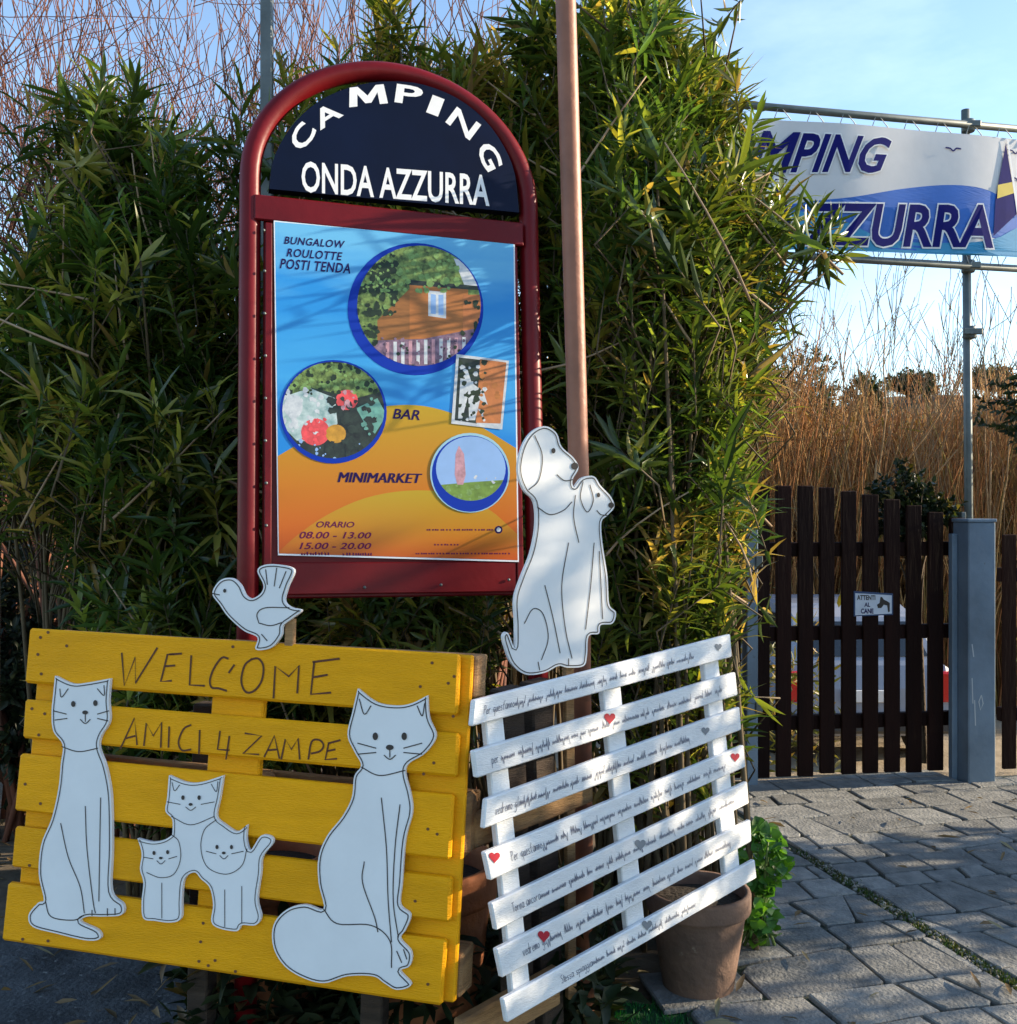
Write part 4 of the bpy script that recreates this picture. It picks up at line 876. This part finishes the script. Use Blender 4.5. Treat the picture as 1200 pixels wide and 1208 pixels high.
# ------------------------------------------------------------------ plants
drycane = mat('dry_cane', (0.42, 0.31, 0.19), 0.75, col2=(0.27, 0.17, 0.10), scale=5)
LM = leafmat('leaf', 0.27, 0.42, 0.6); LM2 = leafmat('dull_leaf', 0.5, 0.2, 0.3)
OLE = [(0.035, 0.066, 0.016, 4), (0.060, 0.092, 0.020, 4), (0.11, 0.135, 0.028, 2.6), (0.22, 0.21, 0.045, 1.6), (0.26, 0.18, 0.06, 0.5)]
OLEB = [(0.045, 0.075, 0.018, 3), (0.08, 0.105, 0.024, 3), (0.15, 0.15, 0.03, 2.4), (0.24, 0.20, 0.04, 1.6), (0.27, 0.17, 0.07, 1.0)]
def ell(x, y, rx, ry, Y, ryd):
    c = px(x, y, Y); return (np.array(c), np.array((rx/F*Y, ryd, ry/F*Y)))
def sample_env(rs, env, n, hollow=0.45, stray=0.0):
    """points in a union of ellipsoids, crowded towards the outside"""
    vol = np.array([e[1].prod()**0.8 for e in env]); idx = rs.choice(len(env), n, p=vol/vol.sum())
    C = np.array([e[0] for e in env])[idx]; Rr = np.array([e[1] for e in env])[idx]
    d = unit(rs.normal(0, 1, (n, 3))); r = (hollow**3+(1-hollow**3)*rs.rand(n, 1))**(1/3)*rs.uniform(0.86, 1.08, (n, 1))*np.where(rs.rand(n, 1) < stray, rs.uniform(1.1, 1.35, (n, 1)), 1)
    return C+d*Rr*r
def leafy(rs, tips, dirs, per, span, L0, L1, W0, W1, ang=(0.45, 1.15), drp=(0.0, 0.35)):
    """leaves along the last stretch of each shoot, in whorls"""
    n = len(tips); m = n*per
    u = np.tile(np.arange(per)/per, n); k = np.repeat(np.arange(n), per)
    ax = dirs[k]; P0 = tips[k]-ax*(1-u)[:, None]*span[k][:, None]
    ref = unit(np.cross(ax, rs.normal(0, 1, (n, 3))[k])); ref2 = np.cross(ax, ref)
    ph = np.tile(np.arange(per)*2.094+np.floor(np.arange(per)/3)*0.9, n)+rs.normal(0, .3, m)
    out_ = ref*np.cos(ph)[:, None]+ref2*np.sin(ph)[:, None]
    an = rs.uniform(ang[0], ang[1], m)*(1.15-0.45*u)
    D = unit(ax*np.cos(an)[:, None]+out_*np.sin(an)[:, None]+np.array([0, 0, -0.06]))
    Nn = unit(ax*np.sin(an)[:, None]-out_*np.cos(an)[:, None]+rs.normal(0, .18, (m, 3)))
    return P0, D, Nn, rs.uniform(L0, L1, m)*(0.75+0.25*u), rs.uniform(W0, W1, m), rs.uniform(drp[0], drp[1], m), k
def oleander(name, seed, roots, env, nsh, label, pal, nbig=100, per=27, hollow=0.4, ncane=90, upright=0.4):
    rs = np.random.RandomState(seed); roots = np.array(roots, float)
    b = roots.mean(0); t = thing(name, tuple(b), label, 'oleander')
    tips = sample_env(rs, env, nsh, hollow, 0.13); tips = tips[(tips[:, 1] > 3.25) | (tips[:, 0] > 0.3)]; tips = tips[(tips[:, 2] > 0.25)]
    cl_ = np.sin(tips[:, 0]*5.3+seed)+np.sin(tips[:, 2]*4.7+seed*2)+np.sin(tips[:, 1]*6.1+tips[:, 0]*3.1); tips = tips[cl_ > rs.uniform(-2.6, 0.35, len(tips))]; n = len(tips)   # thin spots and dense clumps
    rt = roots[np.argmin(np.linalg.norm(tips[:, None, :2]-roots[None, :, :2], axis=2)+rs.uniform(0, .5, (n, len(roots))), axis=1)]
    dirs = unit(unit(tips-rt-np.array([0, 0, 0.3]))+np.array([0, -0.12, upright])+rs.normal(0, .5, (n, 3)))
    P0, D, Nn, Ln, Wd, dp, k = leafy(rs, tips, dirs, per, rs.uniform(0.14, 0.42, n), 0.10, 0.18, 0.014, 0.024, (0.4, 1.4), (0.0, 0.55))
    szf = rs.uniform(0.65, 1.4, n)[k]; Ln, Wd = Ln*szf, Wd*(0.5+0.5*szf)
    base_c = pick(rs, pal, n, 0.45)[k]*1.15; c = base_c*rs.uniform(0.85, 1.7, (len(k), 1)); odd = rs.rand(len(k)) < 0.06; c[odd] = pick(rs, [(0.30, 0.20, 0.07, 1), (0.30, 0.27, 0.05, 1.5)], odd.sum())
    # the leaves that show largest are objects of their own
    sx_ = 600+F*P0[:, 0]/P0[:, 1]; sy_ = 604-F*(P0[:, 2]-CAMZ)/P0[:, 1]
    score = np.where((sx_ > 5) & (sx_ < 1195) & (sy_ > 5) & (sy_ < 760) & ~((sx_ > 285) & (sx_ < 635) & (sy_ > 70)), P0[:, 1]-Ln*3, 99)
    big = np.argsort(score)[:nbig]; rest = np.setdiff1d(np.arange(len(k)), big)
    V, T = leaves(P0[rest], D[rest], Nn[rest], Ln[rest], Wd[rest], dp[rest])
    o = mknp('foliage', V, T, LM, t, col=np.repeat(c[rest], 8, 0)); o['kind'] = 'stuff'
    var = []
    for q in range(5):
        V, T = leaves(np.zeros((1, 3)), np.array([[1., 0, 0]]), np.array([[0, 0, 1.]]), np.array([0.125]), np.array([0.019]), np.array([0.05+0.08*q]))
        me = bpy.data.meshes.new('leaf'); me.from_pydata(V.tolist(), [], T.tolist()); at = me.attributes.new('Col', 'FLOAT_COLOR', 'POINT')
        at.data.foreach_set('color', np.array([[*pal[q % len(pal)][:3], 1]]*8, np.float32).ravel()); me.materials.append(LM); var.append(me)
    for j, i in enumerate(big):
        o = bpy.data.objects.new('leaf', var[min(4, int(abs(rs.normal(0, 1.6))))]); COL.objects.link(o); o.parent = t
        d_, n_ = Vector(D[i]), Vector(Nn[i]); s_ = n_.cross(d_).normalized(); n_ = d_.cross(s_)
        M_ = Matrix((d_, s_, n_)).transposed().to_4x4(); M_ = Matrix.Translation(Vector(P0[i])-Vector(b)) @ M_ @ Matrix.Scale(Ln[i]/0.125, 4); o.matrix_local = M_
    front = [i for i in np.argsort(tips[:, 1])[:260] if tips[i][2] > 1.1]; rs.shuffle(front)
    for i in front[:26]:                                     # dry leafless canes that stick out
        e = tips[i]+rs.normal(0, .06, 3); dd = unit(np.array([rs.normal(-.1, .65), -.05, rs.uniform(.25, 1.1)])); ll = rs.uniform(.25, .6); a = e-dd*ll
        tube('dry_cane', [tuple(q) for q in bez(a, (a+e)/2+rs.normal(0, .03, 3), e+dd*.12, 6)], list(np.linspace(.0055, .0025, 6)), drycane, t, sides=5)
    # stems: the stout canes from the roots, and the thin shoots the leaves sit on
    can = []; sel = rs.choice(n, min(ncane, n), replace=False)
    for i in sel:
        a = rt[i]+np.array([rs.normal(0, .1), rs.normal(0, .1), 0]); m_ = a*0.5+tips[i]*0.5; m_[2] = a[2]+(tips[i][2]-a[2])*0.7
        p = bez(a, m_, tips[i], 8); can.append((p, np.linspace(0.012, 0.004, 8)))
    for j in range(0, len(can), 6): V, T = tube_np(can[j:j+6], 5); mknp('cane_cluster', V, T, cane_m, t, smooth=True)
    sh = []
    for i in range(n):
        p2 = tips[i]; p1 = p2-dirs[i]*0.35; p0 = p1*0.6+rt[i]*0.4*np.array([1, 1, 0])+np.array([0, 0, 0.4*max(0.2, p1[2]-0.35)]); p0 = p1+unit(p0-p1)*0.25
        sh.append((np.array([p0, p1, p2]), np.array([0.005, 0.004, 0.002])))
    V, T = tube_np(sh, 3); o = mknp('shoots', V, T, cane_m, t); o['kind'] = 'stuff'
    return t
oleander('oleander', 21, [(-1.9, 4.15, -.03), (-1.35, 4.0, -.03), (-2.3, 4.3, -.03)],
         [ell(150, 400, 165, 290, 3.95, 0.45), ell(50, 420, 120, 150, 4.05, 0.4), ell(215, 590, 130, 200, 3.75, 0.42), ell(110, 240, 90, 130, 4.0, 0.35), ell(30, 570, 90, 70, 3.9, 0.3), ell(240, 800, 180, 130, 3.8, 0.3)], 1350,
         'dense dark green oleander bush filling the left side behind the yellow pallet', OLE, ncane=45)
oleander('oleander', 22, [(-0.7, 4.35, -.03), (-0.25, 4.3, -.03), (0.15, 4.4, -.03)],
         [ell(470, 430, 210, 330, 4.3, 0.6), ell(400, 120, 110, 80, 4.3, 0.3), ell(580, 150, 90, 110, 4.2, 0.4), ell(650, 60, 40, 90, 4.1, 0.25), ell(440, 30, 40, 60, 4.1, 0.2), ell(450, 720, 190, 110, 3.75, 0.35), ell(330, 700, 90, 110, 3.65, 0.25)], 1300,
         'yellowing oleander with many dry canes rising behind the arched sign', OLEB, ncane=110, upright=0.8)
oleander('oleander', 23, [(0.45, 4.1, -.03), (0.8, 4.0, -.03), (0.6, 3.7, -.03)],
         [ell(760, 330, 130, 300, 3.95, 0.5), ell(720, 110, 90, 140, 4.0, 0.4), ell(800, 170, 65, 100, 4.0, 0.35), ell(850, 300, 65, 120, 3.9, 0.35), ell(800, 540, 80, 140, 3.7, 0.35), ell(770, 690, 90, 90, 3.6, 0.3), ell(680, 600, 80, 170, 3.75, 0.35), ell(860, 420, 40, 60, 3.8, 0.25), ell(760, 850, 100, 120, 3.75, 0.25), ell(770, 300, 75, 210, 3.45, 0.16)], 1600,
         'tall sunlit green oleander between the brown pole and the banner', OLE)
# the one shoot that reaches across the banner
rs = np.random.RandomState(6)
tp = np.array([px(x, y, 3.7) for x, y in ((985,262),(962,245),(1000,300),(975,320),(945,300),(990,280))]); t = thing('oleander_branch', tuple(px(840, 480, 3.75)), 'single leafy oleander branch reaching out in front of the banner', 'branch')
dr = unit(np.array([[.5, -.1, .6], [-.1, 0, 1], [.8, 0, .1], [.4, -.1, -.9], [-.2, -.2, .8], [.7, -.3, .3]])); P0, D, Nn, Ln, Wd, dp, k = leafy(rs, tp, dr, 16, np.full(6, .12), .09, .15, .016, .024)
V, T = leaves(P0, D, Nn, Ln, Wd, dp); o = mknp('leaves', V, T, LM, t, col=np.repeat(pick(rs, OLE, len(k), .3), 8, 0)); o['kind'] = 'stuff'
br = [(bez(np.array(px(830, 480, 3.75)), np.array(px(920, 360, 3.7)), q, 8), np.linspace(.006, .003, 8)) for q in tp]; V, T = tube_np(br, 5); mknp('stems', V, T, cane_m, t)

def branching(rs, base, d0, length, rad, depth, kids, spread, out_, up=0.12, droop=0.0):
    n = 5; p = [np.array(base, float)]; d = np.array(d0, float)
    for i in range(n):
        d = unit(d+rs.normal(0, 0.12, 3)+np.array([0, 0, up-droop])); p.append(p[-1]+d*length/n)
    out_.append((np.array(p), np.linspace(rad, rad*0.5, n+1)))
    if depth <= 0: return
    for j in range(kids):
        f = rs.uniform(0.25, 1.0); q = p[int(f*n)]; nd = unit(d+rs.normal(0, spread, 3)); branching(rs, q, nd, length*rs.uniform(0.5, 0.75), rad*0.5, depth-1, kids, spread, out_, up, droop)
twig_m = mat('red_twig', (0.22, 0.085, 0.05), 0.8, col2=(0.10, 0.04, 0.028), scale=2); twig2 = mat('tan_twig', (0.34, 0.22, 0.11), 0.8, col2=(0.2, 0.12, 0.06), scale=0.6)
for sd_, x, y, lab in ((31, -2.35, 4.8, 'bare reddish tamarisk at the far left against the sky'), (32, -1.65, 4.7, 'bare reddish tamarisk left of the arch, behind the oleander'), (33, -0.85, 4.45, 'bare brown shrub whose twigs stand above the arched sign'), (35, -0.15, 4.45, 'bare brown twiggy shrub between the arched sign and the pole')):
    rs = np.random.RandomState(sd_); t = thing('bare_shrub', (x, y, -0.03), lab, 'shrub'); ou = []
    nq = 24 if sd_ < 33 else 26
    for q in range(nq): branching(rs, (x+rs.normal(0, .14), y+rs.normal(0, .12), -0.05), unit(np.array([rs.normal(-0.04 if sd_ < 33 else 0, .2), rs.normal(-.03, .12), 1])), rs.uniform(2.2, 3.0), 0.017, 3, 5, 0.45 if sd_ < 33 else .3, ou, 0.05)
    lo_, hi_ = (-1.2, .75) if sd_ < 33 else (-.6, .45)
    ou = [a for a in ou if a[0][:, 1].min() > y-(.75 if sd_ < 33 else .3) and (a[0][:, 0]-x).min() > lo_ and (a[0][:, 0]-x).max() < hi_ and (a[1][0] > .009 or a[0][:, 2].min() > (2.4 if sd_ < 33 else 2.5))]
    big_ = [a for a in ou if a[1][0] > 0.009]; sm_ = [a for a in ou if a[1][0] <= 0.009]
    V, T = tube_np(big_, 5); mknp('limbs', V, T, twig_m, t); V, T = tube_np([(a[0][::1], np.maximum(a[1], .0022)) for a in sm_], 3); o = mknp('twigs', V, T, twig_m, t); o['kind'] = 'stuff'

def tree(name, base, trunk_h, env, n, per, L0, L1, W0, W1, pal, label, seed, m=LM2, r0=0.06, ang=(0.3, 1.3), cat='tree', group=None, hollow=0.35, span=(0.06, 0.16)):
    rs = np.random.RandomState(seed); t = thing(name, base, label, cat, group)
    tips = sample_env(rs, env, n, hollow); c = np.mean([e[0] for e in env], 0)
    dirs = unit(unit(tips-c)+np.array([0, 0, .3])+rs.normal(0, .4, (len(tips), 3)))
    P0, D, Nn, Ln, Wd, dp, k = leafy(rs, tips, dirs, per, rs.uniform(span[0], span[1], len(tips)), L0, L1, W0, W1, ang)
    V, T = leaves(P0, D, Nn, Ln, Wd, dp); o = mknp('crown', V, T, m, t, col=np.repeat(pick(rs, pal, len(tips), .25)[k]*rs.uniform(.75, 1.3, (len(k), 1)), 8, 0)); o['kind'] = 'stuff'
    b = np.array(base, float); tp = np.array([c[0], c[1], max(b[2]+trunk_h, c[2])]); pa = [(bez(b, b+(tp-b)*np.array([.2, .2, .5]), tp, 7), np.linspace(r0, r0*.45, 7))]
    V, T = tube_np(pa, 8); mknp('trunk', V, T, bark, t, smooth=True)
    lm = [(bez(pa[0][0][rs.randint(3, 7)], c+(tips[i]-c)*.4, tips[i], 6), np.linspace(r0*.3, r0*.06, 6)) for i in rs.choice(len(tips), min(40, len(tips)), replace=False)]
    V, T = tube_np(lm, 4); mknp('limbs', V, T, bark, t)
    return t
EVG = [(0.016, 0.030, 0.012, 3), (0.028, 0.045, 0.016, 2), (0.045, 0.06, 0.02, 1)]
A_ = np.array
tree('evergreen_tree', (4.1, 6.9, -.1), 1.6, [(A_((3.98, 6.75, 2.22)), A_((.82, .8, .42))), (A_((4.4, 6.9, 2.7)), A_((.8, .7, .5)))], 900, 12, .04, .07, .018, .03, EVG, 'dark evergreen tree whose crown edges into the picture at the right', 41)
tree('shade_fill_shrub', (-2.6, 5.0, -.03), .8, [(A_((-2.6, 4.95, .75)), A_((.75, .45, .75))), (A_((-2.05, 4.9, .6)), A_((.5, .35, .6)))], 900, 12, .05, .08, .02, .035, [(0.012, 0.02, 0.01, 3), (0.02, 0.03, 0.012, 2)], 'added dark shrub standing in for the deep shade low at the left edge', 42, cat='shrub')  # added shrub; near-black leaf colour stands in for shade under the oleander
tree('climber', tuple(GL.px(1090, 900, -0.1)), 1.2, [(A_(GL.px(1068, 578, -0.12)), A_((.20, .14, .16))), (A_(GL.px(1105, 600, -0.12)), A_((.18, .14, .12))), (A_(GL.px(1060, 625, -0.12)), A_((.22, .1, .16)))], 240, 10, .03, .055, .02, .035, [(0.014, 0.024, 0.01, 3), (0.04, 0.05, 0.015, 1.4), (0.13, 0.10, 0.02, .4)], 'dark ivy-like climber heaped over the top of the gate', 43, cat='climber', r0=.02)
# evergreens that stand just right of the view and shade the paving
for q, (x, y, hh) in enumerate(((5.2, 1.0, 2.3), (5.1, 2.2, 2.75), (5.0, 3.15, 3.4), (5.2, 4.5, 2.15))):
    tree('evergreen_shrub', (x, y, -.03), hh*.6, [(A_((x, y, hh*.5)), A_((.6, .72, hh*.52))), (A_((x+.1, y+.3, hh*.72)), A_((.5, .5, hh*.35)))], 650, 12, .06, .1, .025, .045, EVG, ('rounded evergreen shrub nearest the camera, right of the paving', 'tallest evergreen shrub, right of the paving', 'evergreen shrub in the hedge right of the paving, third from the camera', 'low evergreen shrub at the gate end of the hedge')[q], 50+q, cat='shrub', group='evergreen shrubs right of the paving')
rs = np.random.RandomState(19); n = 3000; X = rs.uniform(-0.95, 0.3, n); Yd = rs.uniform(2.68, 3.5, n); Z = rs.rand(n)**1.6*.34  # dark leaves added to darken the space under the pallet and hide legs
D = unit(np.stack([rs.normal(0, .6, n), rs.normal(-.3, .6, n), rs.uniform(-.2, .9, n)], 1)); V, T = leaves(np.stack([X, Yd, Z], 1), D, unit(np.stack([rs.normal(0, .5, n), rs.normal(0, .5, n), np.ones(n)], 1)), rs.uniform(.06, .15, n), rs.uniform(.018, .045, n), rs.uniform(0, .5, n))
o = mknp('undergrowth', V, T, LM2, base=(-.6, 3.1, 0), col=np.repeat(pick(rs, [(0.015, 0.028, 0.010, 3), (0.03, 0.04, 0.014, 2), (0.14, 0.09, 0.04, .5)], n, .3), 8, 0)); tag(o, 'added low dark undergrowth deepening the shade beneath the yellow pallet', 'undergrowth', kind='stuff')
# geranium in full leaf beside the pot
rs = np.random.RandomState(9); c0 = A_(px(897, 1035, 3.5)); t = thing('geranium', (c0[0], 3.5, -0.01), 'bright green geranium growing beside the right end of the slatted panel', 'plant')
tips = np.concatenate([sample_env(rs, [(A_(px(898, 1010, 3.5)), A_((.085, .1, .13)))], 60, .5), sample_env(rs, [(A_(px(893, 1070, 3.48)), A_((.07, .1, .12)))], 40, .4)]); dirs = unit(rs.normal(0, .5, (100, 3))+A_([0, -.5, .8]))
P0, D, Nn, Ln, Wd, dp, k = leafy(rs, tips, dirs, 3, np.full(100, .03), .03, .055, .035, .06, (.7, 1.4)); V, T = leaves(P0, D, Nn, Ln, Wd, dp)
o = mknp('foliage', V, T, leafmat('geranium_leaf', .45, .35), t, col=np.repeat(pick(rs, [(0.07, 0.20, 0.02, 2), (0.12, 0.28, 0.03, 1.5), (0.04, 0.13, 0.02, 1)], len(k), .25), 8, 0)); o['kind'] = 'stuff'
st_ = [(bez(A_((c0[0]+rs.normal(0, .03), 3.5, -.02)), A_((c0[0], 3.5, .15)), q, 5), np.linspace(.006, .003, 5)) for q in tips[::4]]; V, T = tube_np(st_, 4); mknp('stems', V, T, mat('green_stem', (0.10, 0.16, 0.04), .6), t)

# ------------------------------------------------------------------ reeds and bare thicket, saplings, far trees
rs = np.random.RandomState(14); n = 18000
X = rs.uniform(-11, 11, n); Yd = rs.uniform(11.5, 17, n); hh = rs.uniform(2.9, 5.2, n)*(0.88+.10*np.sin(X*0.9)+.07*np.sin(X*2.7)); ln_ = rs.normal(0, .16, (n, 2)); P0 = np.stack([X, Yd, np.full(n, -0.9)], 1)
V = []; r0 = rs.uniform(.005, .015, n)
ts = np.linspace(0, 1, 5)
C = np.stack([P0[:, None, 0]+ln_[:, None, 0]*hh[:, None]*(ts**1.6), P0[:, None, 1]+ln_[:, None, 1]*hh[:, None]*(ts**1.6), P0[:, None, 2]+hh[:, None]*ts], 2)
ang = A_([0, 2.094, 4.189]); off_ = np.stack([np.cos(ang), np.sin(ang), 0*ang], 1)
VV = C[:, :, None, :]+(r0[:, None]*(1-.75*ts))[:, :, None, None]*off_[None, None]
idx = np.arange(n*5*3).reshape(n, 5, 3); TT = []
for i in range(4):
    for k in range(3):
        k2 = (k+1) % 3; TT.append(np.stack([idx[:, i, k], idx[:, i, k2], idx[:, i+1, k2]], 1)); TT.append(np.stack([idx[:, i, k], idx[:, i+1, k2], idx[:, i+1, k]], 1))
tc_ = pick(rs, [(0.40, 0.20, 0.07, 3), (0.32, 0.135, 0.05, 2), (0.46, 0.29, 0.12, 2), (0.26, 0.19, 0.05, .7)], n, .25)
o = mknp('reed_thicket', VV.reshape(-1, 3), np.concatenate(TT), leafmat('dry_reed', .8, .1, .2), base=(0, 14, -0.85), col=np.repeat(tc_, 15, 0))
tag(o, 'tan thicket of dry reeds and bare stems behind the gate', 'thicket', kind='stuff')
# leafy undergrowth of dry blades inside it
n = 60000; X = rs.uniform(-11, 11, n); Yd = rs.uniform(12, 17.5, n); Z = -0.8+4.3*rs.rand(n)**1.1*(0.88+.10*np.sin(X*0.9)); P0 = np.stack([X, Yd, Z], 1)
D = unit(np.stack([rs.normal(0, .5, n), rs.normal(0, .5, n), rs.uniform(.2, 1.2, n)], 1)); V, T = leaves(P0, D, unit(rs.normal(0, 1, (n, 3))), rs.uniform(.2, .5, n), rs.uniform(.012, .035, n), rs.uniform(0, .5, n))
o = mknp('dry_grass', V, T, MATS['dry_reed'], base=(0, 14, -0.85), col=np.repeat(pick(rs, [(0.40, 0.20, 0.07, 3), (0.32, 0.135, 0.05, 2), (0.24, 0.19, 0.05, .8)], n, .3), 8, 0)); tag(o, 'dry straw-coloured grass tangled among the reeds behind the gate', 'grass', kind='stuff')
# yellow-green scrub just behind the gate
n = 5000; X = rs.uniform(0.9, 6.5, n); Yd = rs.uniform(6.4, 8.6, n)+.6*np.sin(X*3); k = ~((X > 2.2) & (X < 4.5)); X, Yd = X[k], Yd[k]; n = len(X); Z = -0.3+1.9*rs.rand(n)*(0.75+.25*np.sin(X*2.2+1)); D = unit(np.stack([rs.normal(0, .6, n), rs.normal(0, .6, n), rs.uniform(-.2, 1, n)], 1))
V, T = leaves(np.stack([X, Yd, Z], 1), D, unit(rs.normal(0, 1, (n, 3))), rs.uniform(.06, .16, n), rs.uniform(.012, .03, n), rs.uniform(0, .4, n)); o = mknp('scrub', V, T, LM2, base=(3, 7.4, -.3), col=np.repeat(pick(rs, [(0.16, 0.14, 0.03, 2), (0.09, 0.10, 0.025, 2), (0.26, 0.17, 0.05, 1)], n, .3), 8, 0)); tag(o, 'olive and straw scrub growing right behind the gate and fence', 'scrub', kind='stuff')
for q, (xp, yp_, Yd) in enumerate(((1000, 395, 12.2), (1045, 400, 13.0), (1085, 410, 12.6), (1190, 385, 11.8), (935, 440, 12.0), (1120, 430, 13.5))):
    rs = np.random.RandomState(70+q); x = (xp-600)/F*Yd; H_ = CAMZ-(yp_-604)/F*Yd+.85; t = thing('bare_sapling', (x, Yd, -.85), ('bare sapling standing tallest above the left part of the gate', 'thin bare sapling above the middle of the gate', 'bare sapling just left of the banner upright', 'bare sapling between the banner upright and right picture edge', 'leaning bare sapling beside the oleander edge', 'small bare sapling right behind the banner upright')[q], 'sapling', 'bare saplings in the thicket'); ou = []
    for z in range(2): branching(rs, (x+rs.normal(0, .1), Yd, -.9), unit(A_([rs.normal(0, .12), 0, 1])), H_*.72, .022, 3, 4, .33, ou)
    b_ = [a for a in ou if a[1][0] > .009]; s_ = [a for a in ou if a[1][0] <= .009]; V, T = tube_np(b_, 4); mknp('trunk', V, T, twig2, t); V, T = tube_np([(a[0], np.maximum(a[1], .004)) for a in s_], 3); o = mknp('twigs', V, T, twig2, t); o['kind'] = 'stuff'
PIN = [(0.022, 0.04, 0.02, 2), (0.04, 0.06, 0.028, 1)]
for q, (xp, yt, wpx, Yd, lab) in enumerate(((950, 408, 42, 62, 'large dark round-topped pine on the hill left of the gate top'), (905, 428, 30, 66, 'smaller dark pine on the hill, next to the oleander edge'), (955, 470, 14, 34, 'narrow dark conifer low on the slope behind the thicket'), (1020, 440, 26, 70, 'dark pine on the hill behind the bare saplings'), (1075, 448, 30, 78, 'hazy pine on the hill left of the banner upright'), (1165, 455, 34, 80, 'pine on the hill just right of the banner upright'))):
    x = (xp-600)/F*Yd; zt_ = CAMZ-(yt-604)/F*Yd; zb_ = hillz(x, Yd); rw = wpx/F*Yd; hh_ = max(2.5, zt_-zb_)
    tree('pine_tree', (x, Yd, zb_-.2), hh_*.6, [(A_((x, Yd, zb_+hh_*.62)), A_((rw, rw, hh_*.40))), (A_((x+rw*.35, Yd, zb_+hh_*.45)), A_((rw*.8, rw*.8, hh_*.32)))], 420, 10, .25, .5, .08, .16, PIN, lab, 80+q, r0=.2, group='pines on the hill', span=(.2, .6))

# ------------------------------------------------------------------ gully gravel, moss, fallen leaves
rs = np.random.RandomState(17)
ico = bmesh.new(); bmesh.ops.create_icosphere(ico, subdivisions=1, radius=1); iv = A_([v.co[:] for v in ico.verts]); it = A_([[v.index for v in f.verts] for f in ico.faces]); ico.free()
n = 420; f = rs.rand(n); P0 = np.stack([DR0.x+(DR1.x-DR0.x)*f, DR0.y+(DR1.y-DR0.y)*f, np.full(n, 0.0)], 1)+rs.normal(0, .016, (n, 3))*A_([1, 1, .15]); S = rs.uniform(.003, .010, (n, 1, 1))*rs.uniform(.6, 1.2, (n, 1, 3))*(1+rs.normal(0, .12, (n, 12, 3)))
V = P0[:, None]+iv[None]*S; T = (it[None]+np.arange(n)[:, None, None]*12).reshape(-1, 3); o = mknp('gravel', V.reshape(-1, 3), T, leafmat('pebble', .85, 0., .2), base=tuple(DR0), col=np.repeat(pick(rs, [(0.26, 0.25, 0.22, 2), (0.15, 0.14, 0.12, 2), (0.3, 0.28, 0.24, .3)], n, .2), 12, 0)); tag(o, 'loose gravel lying in the gully between the paving slabs', 'gravel', kind='stuff')
n = 1500; f = rs.rand(n)**.8; P0 = np.stack([DR0.x+(DR1.x-DR0.x)*f, DR0.y+(DR1.y-DR0.y)*f, np.full(n, -0.004)], 1)+rs.normal(0, .014, (n, 3))*A_([1, 1, 0]); D = unit(np.stack([rs.normal(0, .5, n), rs.normal(0, .5, n), np.ones(n)], 1))
V, T = leaves(P0, D, unit(rs.normal(0, 1, (n, 3))), rs.uniform(.008, .024, n), rs.uniform(.003, .006, n), rs.uniform(0, .5, n)); o = mknp('moss', V, T, LM2, base=tuple(DR1), col=np.repeat(pick(rs, [(0.05, 0.09, 0.02, 2), (0.10, 0.10, 0.03, 1)], n, .3), 8, 0)); tag(o, 'green moss and grass growing along the paving gully', 'moss', kind='stuff')
n = 1900; X = rs.uniform(-3.2, 4.2, n); Yd = rs.uniform(1.9, 5.3, n); pr_ = np.where(X > 0.75, .16, np.where(Yd > 3.0, 1.0, .35)); k = rs.rand(n) < pr_; X, Yd = X[k], Yd[k]; n = len(X); Z = np.where(X > .5, .018, .0)+rs.uniform(0, .012, n)
a = rs.rand(n)*6.28; D = unit(np.stack([np.cos(a), np.sin(a), rs.normal(0, .16, n)], 1)); V, T = leaves(np.stack([X, Yd, Z], 1), D, unit(np.stack([rs.normal(0, .25, n), rs.normal(0, .25, n), np.ones(n)], 1)), rs.uniform(.04, .12, n), rs.uniform(.010, .02, n), rs.uniform(-.1, .25, n))
o = mknp('leaf_litter', V, T, LM2, base=(0, 3.4, 0), col=np.repeat(pick(rs, [(0.22, 0.14, 0.06, 2), (0.13, 0.085, 0.04, 2), (0.3, 0.25, 0.14, .7)], n, .3), 8, 0)); tag(o, 'fallen dry oleander leaves scattered on the ground', 'leaf litter', kind='stuff')
bpy.context.view_layer.update()
